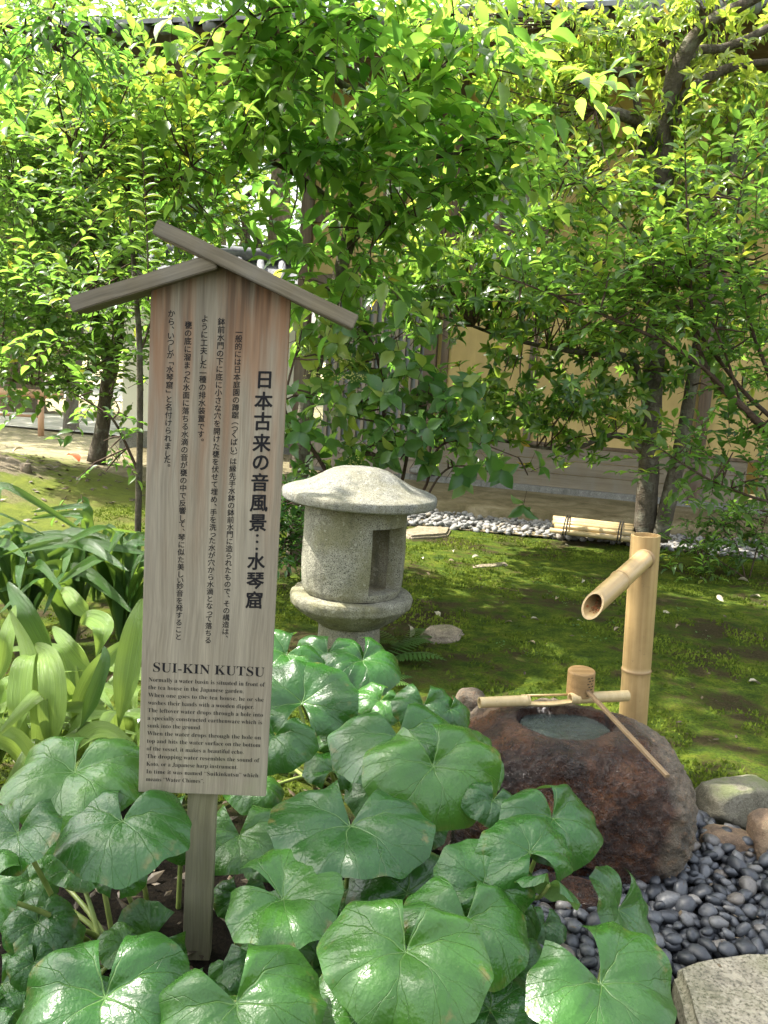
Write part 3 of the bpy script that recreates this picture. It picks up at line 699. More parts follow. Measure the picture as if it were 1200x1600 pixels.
def line(text, x0, x1, v, size, thin=0.0):
    vs, fs = glyph(serif(text), thin); a = min(p.x for p in vs); b = max(p.x for p in vs); z = zv(v)
    mb = MB().add([(x0 + (p.x - a) / (b - a) * (x1 - x0), -.0006, z + (p.y - .33) * size) for p in vs], fs)
    new('lettering', mb.mesh('lettering', mat=M_INK), SIGN, None, M=SM)
line('SUI-KIN KUTSU', -.127, .137, 1047, .034, -.004)
LN = ['Normally a water basin is situated in front of', 'the tea house in the Japanese garden.', 'When one goes to the tea house, he or she', 'washes their hands with a wooden dipper.',
      'The leftover water drops through a hole into', 'a specially constructed earthenware which is', 'sunk into the ground.', 'When the water drops through the hole on',
      'top and hits the water surface on the bottom', 'of the vessel, it makes a beautiful echo.', 'The dropping water resembles the sound of', 'Koto, or a Japanese harp instrument.',
      'In time it was named “Suikinkutsu” which', 'means “Water Chimes”.']
RX = [1078, 903, 1070, 992, 1067, 1062, 562, 1055, 1052, 915, 1048, 868, 1042, 595]
for i, (s, r) in enumerate(zip(LN, RX)):
    v = 1066.5 + 11.93 * i
    line(s, -.137, -.137 + .276 * (r - 122) / (1075 - 122 - i * 1.5), v, .0152, -.007)

# ------------------------------------------------------------------ stone lantern
LC = G(541, 1022); LC.z = 0
LC = Vector((P(548, 940, 4.62).x, 4.62, 0))
LAN = thing('stone_lantern', LC, 'squat granite garden lantern with wide domed cap and open light window', 'lantern')
def lathe(name, prof, m, c=LC, n=96, amp=.006, fr=5, tilt=None, parent=LAN, sx=1.0, sy=1.0):
    vs, fs = [], []
    for (r, z) in prof:
        for k in range(n):
            a = 2 * pi * k / n; q = Vector((r * cos(a) * sx, r * sin(a) * sy, z))
            q *= 1; d = 1 + (amp * fbm(q + Vector((0, 0, 7)), fr, 3)) / max(r, .05)
            q.x *= d; q.y *= d; q.z += amp * .8 * fbm(q, fr * .8, 3)
            vs.append(c + (tilt @ q if tilt else q))
    m_ = len(prof)
    for i in range(m_ - 1):
        for k in range(n): fs.append((i * n + k, i * n + (k + 1) % n, (i + 1) * n + (k + 1) % n, (i + 1) * n + k))
    return new(name, MB().add(vs, fs).mesh(name, True, mat=m), parent)
def resamp(p, k=4): return [(a[0] + (b[0] - a[0]) * j / k, a[1] + (b[1] - a[1]) * j / k) for a, b in zip(p, p[1:]) for j in range(k)] + [p[-1]]
lathe('pedestal', resamp([(.0, -.05), (.165, -.05), (.165, .05), (.162, .165)]), M_GRANITE)
lathe('platform', resamp([(.15, .166), (.185, .168), (.235, .20), (.28, .235), (.305, .26), (.318, .275), (.320, .315), (.312, .33), (.25, .335), (.0, .335)]), M_GRANITE, amp=.020, fr=7)
# fire box: hollow drum with a rectangular window
ZB0, ZB1, RO, RI = .337, .825, .262, .195
a0, a1 = radians(-90 + 21), radians(-90 + 70); w0, w1 = .375, .715
def drum():
    vs, fs = [], []; nn = 120; zs = sorted(set([ZB0 + (ZB1 - ZB0) * i / 22 for i in range(23)] + [w0, w1]))
    an = sorted(set([a0 + (a1 - a0) * i / 14 for i in range(15)] + [a1 + (2 * pi - (a1 - a0)) * i / 106 for i in range(1, 106)]))
    nA = len(an); nZ = len(zs)
    def vert(r, a, z):
        if r == RO:
            bul = .010 * sin(pi * (z - ZB0) / (ZB1 - ZB0)); r = r + bul
            if z > ZB1 - .02: r -= .008
            if z < ZB0 + .012: r -= .01
        q = Vector((r * cos(a), r * sin(a), z)); d = 1 + .010 * fbm(q, 5, 3) / r
        return LC + Vector((q.x * d, q.y * d, z))
    for r in (RO, RI):
        for z in zs:
            for a in an: vs.append(vert(r, a, z))
    id_ = lambda s, j, i: s * nA * nZ + j * nA + i % nA
    def op(i, j): return ((a0 - 1e-6 <= an[i] < a1 - 1e-6) or (2.3 < an[i] < 3.3)) and (w0 - 1e-6 <= zs[j] < w1 - 1e-6)  # second opening at the back left is added to brighten the inside
    for j in range(nZ - 1):
        for i in range(nA):
            if op(i, j): continue
            fs.append((id_(0, j, i), id_(0, j, i + 1), id_(0, j + 1, i + 1), id_(0, j + 1, i)))
            fs.append((id_(1, j, i), id_(1, j + 1, i), id_(1, j + 1, i + 1), id_(1, j, i + 1)))
            if op((i + 1) % nA, j): fs.append((id_(0, j, i + 1), id_(1, j, i + 1), id_(1, j + 1, i + 1), id_(0, j + 1, i + 1)))
            if op((i - 1) % nA, j): fs.append((id_(0, j, i), id_(0, j + 1, i), id_(1, j + 1, i), id_(1, j, i)))
        for i in range(nA):
            if op(i, j) and (j == 0 or not op(i, j - 1)): fs.append((id_(0, j, i), id_(0, j, i + 1), id_(1, j, i + 1), id_(1, j, i)))
            if op(i, j) and not op(i, j + 1): fs.append((id_(0, j + 1, i), id_(1, j + 1, i), id_(1, j + 1, i + 1), id_(0, j + 1, i + 1)))
    for i in range(nA): fs.append((id_(0, nZ - 1, i), id_(0, nZ - 1, i + 1), id_(1, nZ - 1, i + 1), id_(1, nZ - 1, i)))
    me = MB().add(vs, fs).mesh('fire_box', True, mat=M_GRANITE); me.set_sharp_from_angle(angle=radians(50))
    return new('fire_box', me, LAN)
drum()
cp = [(.0, .822), (.25, .824), (.33, .822), (.385, .818), (.40, .825), (.402, .855), (.398, .868), (.37, .880), (.32, .893), (.27, .912), (.22, .938), (.18, .962), (.145, .980), (.11, .990), (.05, .996), (.0, .997)]
lathe('cap', resamp(cp, 3), M_CAP, amp=.011, fr=3.2, tilt=Matrix.Rotation(radians(.9), 3, 'Y'))

# ------------------------------------------------------------------ water basin stone
BC = Vector((.655, 2.80, .17))
HC = G(884, 1130, .405); HRX, HRY = .155, .15
def basin():
    bm = bmesh.new(); bmesh.ops.create_icosphere(bm, subdivisions=7, radius=1)
    for v in bm.verts:
        n = v.co.normalized(); pw = 3.5
        k = (abs(n.x) ** pw + abs(n.y) ** pw + abs(n.z) ** pw) ** (-1 / pw); p = n * k
        # the front face leans forward at half height, the right flank is fuller
        rx = .392; ry = .285; rz = .245
        q = Vector((p.x * rx, p.y * ry, p.z * rz))
        if q.x > 0: q.x *= 1.0; q.z -= .022 * (q.x / rx) ** 2 * sm(-.1, .2, q.z)
        else: q.z -= .02 * (q.x / rx) ** 2 * sm(-.1, .2, q.z)
        q.y -= .05 * sm(.20, -.05, q.z) * (1 - abs(q.x) / .5)
        if q.x < 0: q.x += .10 * sm(.0, -.25, q.z) * (-q.x / rx)
        w = q + Vector((4.2, 1.3, 8.8))
        q += n * (.060 * fbm(w, 3.2, 3) + .034 * (abs(fbm(w, 9, 3)) - .15) + .016 * fbm(w, 22, 3) + .009 * fbm(w, 60, 2))
        X = BC + Matrix.Rotation(radians(-6), 3, 'Z') @ q
        # dish for the water
        dx, dy = (X.x - HC.x) / HRX, (X.y - HC.y) / HRY
        an = atan2(dy, dx); r = sqrt(dx * dx + dy * dy) / (1 + .08 * sin(2 * an + 1) + .06 * sin(3 * an))
        if X.z > .25:
            flat = sm(1.9, 1.0, r); X.z = X.z * (1 - flat * .9) + (.412 + .006 * fbm(X, 14, 3)) * flat * .9
            X.z -= .115 * sm(1.0, .86, r)
        v.co = X
    me = bpy.data.meshes.new('basin_stone'); bm.to_mesh(me); bm.free(); me.shade_smooth(); return me
M_BASIN.node_tree.nodes['Principled BSDF'].inputs['Coat Weight'].default_value = .15; M_BASIN.node_tree.nodes['Principled BSDF'].inputs['Coat Roughness'].default_value = .16
BAS = thing('water_basin', (BC.x, BC.y, 0), 'wet reddish brown boulder hollowed into a water basin', 'water basin')
new('boulder', basin(), BAS, M_BASIN)
def water():
    vs = [(HC.x, HC.y, .385)]; fs = []; nr, na = 14, 64
    for i in range(1, nr + 1):
        for k in range(na):
            a = 2 * pi * k / na; r = i / nr * .150
            x, y = HC.x + r * cos(a), HC.y + r * sin(a)
            d = sqrt((x - HC.x - .03) ** 2 + (y - HC.y + .03) ** 2)
            vs.append((x, y, .385 + .0025 * sin(d * 210) * exp(-d * 22) + .0012 * nz(x, y, 0, 45)))
    for k in range(na): fs.append((0, 1 + k, 1 + (k + 1) % na))
    for i in range(nr - 1):
        for k in range(na): fs.append((1 + i * na + k, 1 + (i + 1) * na + k, 1 + (i + 1) * na + (k + 1) % na, 1 + i * na + (k + 1) % na))
    new('water', MB().add(vs, fs).mesh('water', True, mat=M_WATER), BAS)
water()
def rock(u, v, z, dims, seed, mat, label, sub=4, **k):
    c = G(u, v, z); me = rock_mesh('rock', c, dims, seed, sub=sub, **k); o = new('rock', me, None, mat)
    tag(o, label, 'rock'); return o
rock(1152, 1256, .06, (.140, .12, .095), 3, M_ROCK, 'grey green angular rock lying on the moss right of the basin', rotz=.3, fine=.03, flat=.5, amp=.10, power=3.2)
rock(1212, 1312, .06, (.095, .10, .10), 5, M_BROWNROCK, 'rounded brown rock at the right edge above the black pebbles')
rock(1140, 1318, .02, (.10, .07, .055), 8, M_BROWNROCK, 'low brown stone half buried between basin and black pebbles')
rock(880, 1402, .03, (.13, .08, .065), 11, M_BASIN, 'small wet red brown stone under the front of the basin')
rock(748, 1300, .10, (.10, .09, .16), 13, M_BASIN, 'dark wet stone half hidden by leaves left of the basin')
rock(737, 1098, .33, (.06, .06, .05), 15, M_BASIN, 'small rough knob of stone at the upper left of the basin')
def flatstone(name, pts, z, th, m, label, cat='stone'):
    bm = bmesh.new(); vs = [bm.verts.new((p.x, p.y, z - th)) for p in pts]; f = bm.faces.new(vs)
    r = bmesh.ops.extrude_face_region(bm, geom=[f]); top = [e for e in r['geom'] if isinstance(e, bmesh.types.BMVert)]
    for v in top: v.co.z = z
    bmesh.ops.recalc_face_normals(bm, faces=bm.faces)
    bmesh.ops.bevel(bm, geom=[e for e in bm.edges if e.calc_face_angle(0) > .5], offset=min(.02, th * .4), segments=3, affect='EDGES')
    bmesh.ops.triangulate(bm, faces=bm.faces)
    for _ in range(4): bmesh.ops.subdivide_edges(bm, edges=[e for e in bm.edges if e.calc_length() > .05], cuts=1); bmesh.ops.triangulate(bm, faces=bm.faces)
    for v in bm.verts: v.co += Vector((.006 * nz(*v.co, 9), .006 * nz(v.co.y, v.co.z, v.co.x, 8), .005 * nz(v.co.x, v.co.y, 4, 12) + .003 * nz(v.co.x, v.co.y, 9, 40)))
    me = bpy.data.meshes.new(name); bm.to_mesh(me); bm.free(); me.shade_smooth(); me.set_sharp_from_angle(angle=radians(60))
    o = new(name, me, None, m); tag(o, label, cat)
flatstone('stone_slab', [G(*q, .07) for q in ((1052, 1512), (1090, 1497), (1140, 1488), (1225, 1484), (1330, 1490), (1380, 1640), (1260, 1760), (1120, 1740), (1085, 1620))], .075, .12, M_SLAB, 'flat pale stepping slab in the lower right corner')
flatstone('stepping_stone', [G(*q, .03) for q in ((655, 990), (668, 978), (705, 975), (728, 986), (716, 998), (672, 1000))], .035 + gh(.3, 4.9), .06, M_FLAT, 'small flat grey stone sunk in moss right of the lantern')
flatstone('stepping_stone', [G(*q, .03) for q in ((626, 832), (652, 823), (705, 826), (700, 836), (640, 840))], .03 + gh(.5, 8.1), .06, M_FLAT, 'reddish flat stone in the moss near the pale pebbles')
flatstone('stepping_stone', [G(*q, .02) for q in ((735, 884), (790, 878), (795, 882), (770, 887), (737, 889))], .015 + gh(1, 6.8), .04, M_FLAT, 'thin sliver of stone barely showing in the moss')

# ------------------------------------------------------------------ bamboo water spout
PB, PT = P(990, 1108, 3.14), P(1009, 836, 3.14)
ax = (PT - PB).normalized(); PB = PB - ax * (PB.z + .1) / ax.z
SP = thing('bamboo_spout', (PB.x, PB.y, 0), 'upright bamboo post with slanting bamboo spout over the basin', 'water spout')
def frameM(o, d):
    d = d.normalized(); x = d.orthogonal().normalized(); y = d.cross(x); m = Matrix((x, y, d)).transposed().to_4x4(); m.translation = o; return m
def culm(name, a, b, r, nodes, m, parent, open_top=0.0, cut=None, wall=.009, n=40):
    """bamboo tube from a to b in its own frame; nodes: distances of the joints; cut: slant of the open end"""
    L = (b - a).length; Mx = frameM(a, b - a); mb = MB(); zs = set([0, L])
    for q in nodes: zs |= {q - .02, q - .006, q - .003, q, q + .003, q + .006, q + .02}
    zs |= {L * i / 24 for i in range(25)}; zs = sorted(z for z in zs if 0 <= z <= L)
    def rad(z):
        rr = r * (1 + .006 * sin(z * 9))
        for q in nodes:
            d = abs(z - q); rr += .0028 * exp(-(d / .0045) ** 2) - .0016 * exp(-((z - q - .008) / .004) ** 2)
        return rr
    vs, fs = [], []
    cx, cy = cut if cut else (0, 0)
    for s, rr in ((0, 0), (1, -wall)):
        for i, z in enumerate(zs):
            for k in range(n):
                a_ = 2 * pi * k / n; q = rad(z) + rr; x, y = q * cos(a_), q * sin(a_)
                zz = z + ((cx * x + cy * y) * (z / L) ** 6 if cut else 0)
                vs.append((x, y, zz))
    nz_ = len(zs); o = nz_ * n
    for i in range(nz_ - 1):
        for k in range(n):
            k2 = (k + 1) % n
            fs.append((i * n + k, i * n + k2, (i + 1) * n + k2, (i + 1) * n + k)); fs.append((o + i * n + k, o + (i + 1) * n + k, o + (i + 1) * n + k2, o + i * n + k2))
    for k in range(n):
        k2 = (k + 1) % n; fs.append(((nz_ - 1) * n + k, (nz_ - 1) * n + k2, o + (nz_ - 1) * n + k2, o + (nz_ - 1) * n + k)); fs.append((k, o + k, o + k2, k2))
    me = MB().add(vs, fs).mesh(name, True, mat=m); me.set_sharp_from_angle(angle=radians(45))
    ob = new(name, me, parent, None, M=Mx)
    return ob, Mx, L
po, pm, pl = culm('post', PB, PT, .0515, [(P(988, 1046, 3.14) - PB).length], M_BAM, SP)
new('septum', MB().tube([(0, 0, pl - .03), (0, 0, pl - .012)], [.044, .044], 24).mesh('septum', mat=M_BAM), po, None, M=pm)
mb = MB().tube([Vector((0, 0, (P(988, 1046, 3.14) - PB).length + d)) for d in (-.0035, 0, .0035)], [.0535, .0548, .0535], 32, cap=False); new('node_ring', mb.mesh('node_ring', True, mat=M_NODE), po, None, M=pm)
s0_, s1_ = P(1012, 868, 3.13), P(926, 946, 2.72)
sd = (s1_ - s0_).normalized(); Ls = (s1_ - s0_).length
fm = frameM(s0_, s1_ - s0_)
upl = fm.to_3x3().inverted() @ Vector((0, 0, 1)); 
so, smx, sl = culm('spout', s0_, s1_, .0335, [Ls * .54], M_BAM_SPOUT, SP, cut=(-upl.x * 1.15, -upl.y * 1.15), wall=.006)
mb = MB().tube([Vector((0, 0, Ls * .54 + d)) for d in (-.003, 0, .003)], [.0352, .0362, .0352], 32, cap=False); new('node_ring', mb.mesh('node_ring', True, mat=M_NODE), so, None, M=smx)
new('dark_inside', MB().tube([(0, 0, .05), (0, 0, Ls * .7)], .0275, 20).mesh('dark_inside', mat=M_BAMIN), so, None, M=smx)
mb = MB().tube([s0_ + sd * .030, s0_ + sd * .040, s0_ + sd * .046], [.037, .038, .0345], 24, cap=False); new('collar', mb.mesh('collar', True, mat=M_NODE), SP)
mb = MB(); rr = random.Random(4)
for i in range(46):
    z = Ls * (.80 + .20 * rr.random()); a_ = rr.gauss(0, .6); base = -Vector((upl.x, upl.y, 0)).normalized()
    q = Matrix.Rotation(a_, 3, 'Z') @ base * .0235; c0 = Vector((q.x, q.y, z)); s = rr.uniform(.003, .007)
    d1 = Vector((rr.gauss(0, 1), rr.gauss(0, 1), rr.gauss(0, 1))).normalized() * s; d2 = d1.orthogonal().normalized() * s
    mb.add([c0 - d1, c0 + d2, c0 + d1, c0 - d2 * .7], [(0, 1, 2, 3)])
new('litter', mb.mesh('litter', mat=M_RUST), so, None, M=smx, kind='stuff')

# bamboo rest across the basin, cut open in its middle
RA, RB = P(749, 1098, 2.92), P(981, 1087, 2.98); RA.z = .437; RB.z = .440
RA = G(749, 1098, .437); RB = G(981, 1087, .445)
RE = thing('bamboo_rest', (RA + RB) / 2, 'bamboo pole cut open in the middle lying across the basin', 'bamboo pole')
Lr = (RB - RA).length; r0 = .0185
e1, e2 = Lr * .325, Lr * .60
culm('round_end', RA, RA + (RB - RA) * (e1 / Lr), r0, [e1 - .012], M_BAM_PALE, RE, wall=.004, n=28)
culm('round_end', RA + (RB - RA) * (e2 / Lr), RB, r0 * 1.04, [.03], M_BAM_PALE, RE, wall=.004, n=28)
fm = frameM(RA, RB - RA); fi = fm.to_3x3().inverted(); u3 = (fi @ Vector((0, 0, 1))); au = atan2(u3.y, u3.x)
vs, fs = [], []; ns, na = 16, 16
for rr_ in (r0, r0 - .004):
    for i in range(ns + 1):
        z = e1 - .01 + (e2 - e1 + .02) * i / ns; dip = .006 * sin(pi * i / ns)
        for k in range(na + 1):
            a_ = au + pi * .62 + (pi * .76) * k / na
            vs.append((rr_ * cos(a_) - cos(au) * dip, rr_ * sin(a_) - sin(au) * dip, z))
m_ = na + 1; o_ = (ns + 1) * m_
for i in range(ns):
    for k in range(na):
        fs.append((i * m_ + k, i * m_ + k + 1, (i + 1) * m_ + k + 1, (i + 1) * m_ + k)); fs.append((o_ + i * m_ + k, o_ + (i + 1) * m_ + k, o_ + (i + 1) * m_ + k + 1, o_ + i * m_ + k + 1))
    for k in (0, na): fs.append((i * m_ + k, (i + 1) * m_ + k, o_ + (i + 1) * m_ + k, o_ + i * m_ + k))
new('open_middle', MB().add(vs, fs).mesh('open_middle', True, mat=M_BAM_PALE), RE, None, M=fm)
new('back_strip', MB().tube([G(815, 1087, .44), G(860, 1086, .447), G(900, 1085, .445)], .0045, 6).mesh('back_strip', True, mat=M_BAM_SPOUT), RE)

# ladle
CB = G(906, 1084, .447)
LD = thing('water_ladle', CB, 'wooden water ladle resting upside down on the bamboo with its handle pointing forward', 'ladle')
def cup():
    prof = [(.0, .088), (.0445, .088), (.0462, .0865), (.0470, .084)]
    z = .080
    while z > .004: prof += [(.0474, z), (.0470, z - .0014), (.0474, z - .0028)]; z -= .0050
    prof += [(.0465, 0), (.0425, 0), (.0425, .075), (0, .075)]
    n = 56; vs, fs = [], []
    for r, z in prof:
        for k in range(n): a = 2 * pi * k / n; vs.append((r * cos(a), r * sin(a), z))
    for i in range(len(prof) - 1):
        for k in range(n): fs.append((i * n + k, i * n + (k + 1) % n, (i + 1) * n + (k + 1) % n, (i + 1) * n + k))
    me = MB().add(vs, fs).mesh('cup', True, mat=M_DIPPER); me.set_sharp_from_angle(angle=radians(35)); return me
CM = Matrix.Translation(CB) @ Matrix.Rotation(radians(-2), 4, 'Y') @ Matrix.Rotation(radians(3), 4, 'X')
new('cup', cup(), LD, None, M=CM)
ha = CM @ Vector((.018, -.050, .028)); hb = P(1043, 1213, 2.42)
d = hb - ha; L = d.length; x = Vector((0, 0, 1)).cross(d).normalized(); y = d.normalized().cross(x); HM = Matrix((x, y, d.normalized())).transposed().to_4x4(); HM.translation = ha
new('handle', MB().box((-.0072, -.0048, -.03), (.0072, .0048, L)).mesh('handle', bevel=.0008, mat=M_HANDLE), LD, None, M=HM)
# bark stitching of the cup
mb = MB()
for i in range(7):
    for j in range(2):
        a = radians(-90 + 20 + j * 17 + (i % 2) * 6); z = .012 + i * .0105; r = .0477
        q = [Vector((r * cos(a + da), r * sin(a + da), z + dz)) for da, dz in ((-.085, -.0016), (.085, -.0016), (.085, .0016), (-.085, .0016))]
        q2 = [p * 1.0 + Vector((cos(a), sin(a), 0)) * .0008 for p in q]
        mb.add(q + q2, [(4, 5, 6, 7), (0, 1, 5, 4), (1, 2, 6, 5), (2, 3, 7, 6), (3, 0, 4, 7)])
new('stitching', mb.mesh('stitching', mat=M_TWINE), LD, None, M=CM)

# bamboo bundle on the pebbles
BU = G(925, 842, .05); bd = (G(985, 852, .03) - G(862, 838, .03)).normalized()
BD = thing('bamboo_bundle', BU, 'flat bundle of split bamboo sticks tied with black twine', 'bamboo bundle')
bx = bd; by = Vector((-bd.y, bd.x, 0)); Lb = .355
rr = random.Random(2)
for i in range(9):
    off = -.17 + .042 * i; dz = .02 + .13 * sin(pi * (i + .6) / 10) ** .6 ; e = rr.uniform(-.02, .02)
    a = BU + by * off - bx * (Lb + e) + Vector((0, 0, dz)); b = BU + by * off + bx * (Lb + rr.uniform(-.02, .02)) + Vector((0, 0, dz + rr.uniform(-.006, .006)))
    new('stick', MB().tube([a, a.lerp(b, .33), a.lerp(b, .66), b], [.023, .025, .023, .025], 12).mesh('stick', True, mat=M_BAM_PALE), BD)
for s in (-.24, .24):
    mb = MB()
    for q in (-.012, .012):
        pts = []
        for k in range(25):
            a = 2 * pi * k / 24; pts.append(BU + bx * (s + q + .006 * sin(a)) + by * (.215 * cos(a)) + Vector((0, 0, .06 + (.125 if sin(a) > 0 else .035) * sin(a) * (1.0 if abs(sin(a)) > .3 else .8))))
        mb.tube(pts, .006, 6, cap=False)
    new('tie', mb.mesh('tie', True, mat=M_TWINE), BD)

# ------------------------------------------------------------------ trees
LEAF_T = np.array([(0, 0, 0), (-.36, .24, .11), (0, .28, .02), (.36, .24, .10), (-.46, .52, .12), (0, .58, .0), (.46, .52, .11), (-.27, .80, .03), (0, .83, -.06), (.27, .80, .02), (0, 1.05, -.18)])
LEAF_F = [(0, 2, 1), (0, 3, 2), (1, 2, 5, 4), (2, 3, 6, 5), (4, 5, 8, 7), (5, 6, 9, 8), (7, 8, 10), (8, 9, 10)]
LEAF_TRI = [(0, 2, 1), (0, 3, 2), (1, 2, 5), (1, 5, 4), (2, 3, 6), (2, 6, 5), (4, 5, 8), (4, 8, 7), (5, 6, 9), (5, 9, 8), (7, 8, 10), (8, 9, 10)]
def leaf_mesh(name, wr, mat, tint, curl=1.0):
    me = bpy.data.meshes.new(name); T = LEAF_T * np.array([wr, 1, curl]); me.from_pydata([tuple(map(float, p)) for p in T], [], LEAF_F)
    me.attributes.new('tint', 'FLOAT', 'POINT').data.foreach_set('value', [tint] * len(T)); me.shade_smooth(); me.materials.append(mat); return me
class Foliage:
    def __init__(s, root, mat, wr, seed): s.root, s.mat, s.wr = root, mat, wr; s.L = []; s.tw = MB(); s.r = random.Random(seed); s.br = []
    def leaf(s, p, d, up, size, tint): s.L.append((p, d, up, size, tint))
    def spray(s, p, d, n, size, tint, length, droop=0.0, whorl=False, curl=.25):
        r = s.r; d = d.normalized(); side = d.cross(Vector((0, 0, 1)))
        side = (side if side.length > .05 else Vector((1, 0, 0))).normalized(); q = p.copy(); pts = [q.copy()]
        side = (side + Vector((0, 0, r.uniform(-.4, .4)))).normalized()
        if whorl:
            e = p + d * length; pts.append(e); up = d
            for k in range(n):
                a = 2 * pi * k / n + r.uniform(-.3, .3); w = (d.orthogonal().normalized()); w = Quaternion(d, a) @ w
                s.leaf(e - d * r.uniform(0, .04), (w + d * r.uniform(.05, .7) + Vector((0, 0, -droop))).normalized(), d, size * r.uniform(.7, 1.15), tint + r.gauss(0, .17))
        else:
            for k in range(n):
                t_ = (k + 1) / n; q = p + d * length * t_ + Vector((0, 0, -droop * length * t_ * t_)); pts.append(q)
                sg = 1 if k % 2 else -1
                ld = (side * sg * r.uniform(.6, 1) + d * r.uniform(.35, .9) + Vector((0, 0, -droop * r.uniform(.4, 1.6) + r.uniform(-.15, .25))))
                if k == n - 1: ld = d + Vector((0, 0, -droop))
                up = Vector((r.gauss(0, .35), r.gauss(0, .35), 1)); s.leaf(q, ld.normalized(), up, size * r.uniform(.65, 1.15), tint + r.gauss(0, .17))
        s.tw.tube(pts[::max(1, len(pts) // 3)] if len(pts) > 4 else pts, .0022, 3, cap=False)
    def blob(s, u, v, Y, rpx, vpx=None, dm=.5, clusters=8, sprays=8, n=8, size=.1, tint=.4, droop=.2, whorl=False, length=.2, world=None, out=.5, crad=.22, tv=.12):
        r = s.r
        if world: c, rx, rz = Vector(world[0]), world[1], world[2]
        else: c = P(u, v, Y); rx = rpx * Y / F; rz = (vpx or rpx) * Y / F
        for _ in range(clusters):
            while True:
                q = Vector((r.uniform(-1, 1), r.uniform(-1, 1), r.uniform(-1, 1)))
                if q.length < 1: break
            q = q.normalized() * q.length ** .6; cc = c + Vector((q.x * rx, q.y * dm, q.z * rz)); ct = tint + r.gauss(0, tv)
            if s.br:
                nb = min(s.br, key=lambda b: (b - cc).length_squared); L = (nb - cc).length
                if L < 1.6: s.tw.tube([nb, nb.lerp(cc, .5) + Vector((r.gauss(0, .06), r.gauss(0, .06), r.gauss(0, .05) + .03)) * L, cc], [.004 + .005 * min(L, 1), .006, .0035], 5, cap=False)
            for _ in range(sprays):
                o = Vector((r.gauss(0, 1), r.gauss(0, 1), r.gauss(0, .75))) * crad * .62
                d = o.normalized() * out + Vector((r.gauss(0, .5), r.gauss(0, .5), r.gauss(.35, .4)))
                s.spray(cc + o, d, n, size, ct, length * r.uniform(.7, 1.3), droop, whorl)
    def branch(s, name, pts, wob=.10, parent=None, mat=None, n=12, world=False):
        """pts: (u, v, depth, radius) or world (Vector, radius)"""
        q = [(Vector(p[0]), p[1]) if world else (P(p[0], p[1], p[2]), p[3]) for p in pts]; q = catmull(q, 5)
        me = MB().tube([a for a, _ in q], [b for _, b in q], n, wob=wob).mesh(name, True, mat=mat or M_BARK)
        s.br += [a for a, b in q[len(q) // 5:] if b < .08]
        return new(name, me, parent or s.root)
    def build(s, singles=300, name='crown', lname='leaf'):
        L = s.L; nL = len(L)
        if not nL: return
        p = np.array([tuple(a[0]) for a in L]); d = np.array([tuple(a[1]) for a in L]); up = np.array([tuple(a[2]) for a in L]); sz = np.array([a[3] for a in L]); ti = np.clip(np.array([a[4] for a in L]), 0, 1)
        rg = np.random.default_rng(5); ti = np.where(rg.random(nL) < .006, 1.0, np.minimum(ti, .96))
        x = np.cross(d, up); x /= np.linalg.norm(x, axis=1)[:, None] + 1e-9; z = np.cross(x, d)
        Rm = np.array(CR.transposed()); cc = (p - np.array([0, 0, EYE])) @ Rm.T; dep = -cc[:, 2]; uu = 600 + F * cc[:, 0] / np.maximum(dep, .01); vv = 800 - F * cc[:, 1] / np.maximum(dep, .01)
        vis = (dep > .3) & (uu > -10) & (uu < 1210) & (vv > -10) & (vv < 1610)
        scr = np.where(vis, sz / np.maximum(dep, .3), -1); order = np.argsort(-scr); sing = order[:singles][scr[order[:singles]] > 9 / F] if singles else order[:0]
        ms = [leaf_mesh(lname, s.wr, s.mat, t_) for t_ in (.15, .3, .45, .6, .8, .95)]
        for i in sing:
            M = Matrix(((x[i, 0], d[i, 0], z[i, 0], 0), (x[i, 1], d[i, 1], z[i, 1], 0), (x[i, 2], d[i, 2], z[i, 2], 0), (0, 0, 0, 1))) @ Matrix.Diagonal((sz[i], sz[i], sz[i], 1)); M.translation = Vector(p[i])
            new(lname, ms[int(min(5, ti[i] * 6))], s.root, None, M=M)
        k = np.ones(nL, bool); k[sing] = False; k = np.where(k)[0]
        if len(k):
            T = LEAF_T * np.array([s.wr, 1, 1]); B = np.stack([x[k], d[k], z[k]], 1)
            V = np.einsum('vj,njc->nvc', T, B) * sz[k][:, None, None] + p[k][:, None, :]; n = len(k); nv = len(T)
            tr = np.array(LEAF_TRI); Fc = (tr[None] + (np.arange(n) * nv)[:, None, None]).reshape(-1, 3)
            me = bpy.data.meshes.new(name); me.vertices.add(n * nv); me.vertices.foreach_set('co', V.reshape(-1).astype(np.float32))
            me.loops.add(Fc.size); me.loops.foreach_set('vertex_index', Fc.reshape(-1).astype(np.int32)); me.polygons.add(len(Fc)); me.polygons.foreach_set('loop_start', np.arange(0, Fc.size, 3, dtype=np.int32)); me.update(calc_edges=True)
            me.attributes.new('tint', 'FLOAT', 'POINT').data.foreach_set('value', np.repeat(ti[k], nv).astype(np.float32)); me.shade_smooth()
            new(name, me, s.root, s.mat, kind='stuff')
        if s.tw.v: new('twigs', s.tw.mesh('twigs', True, mat=M_TWIG), s.root, kind='stuff')
        print(s.root.name, nL)

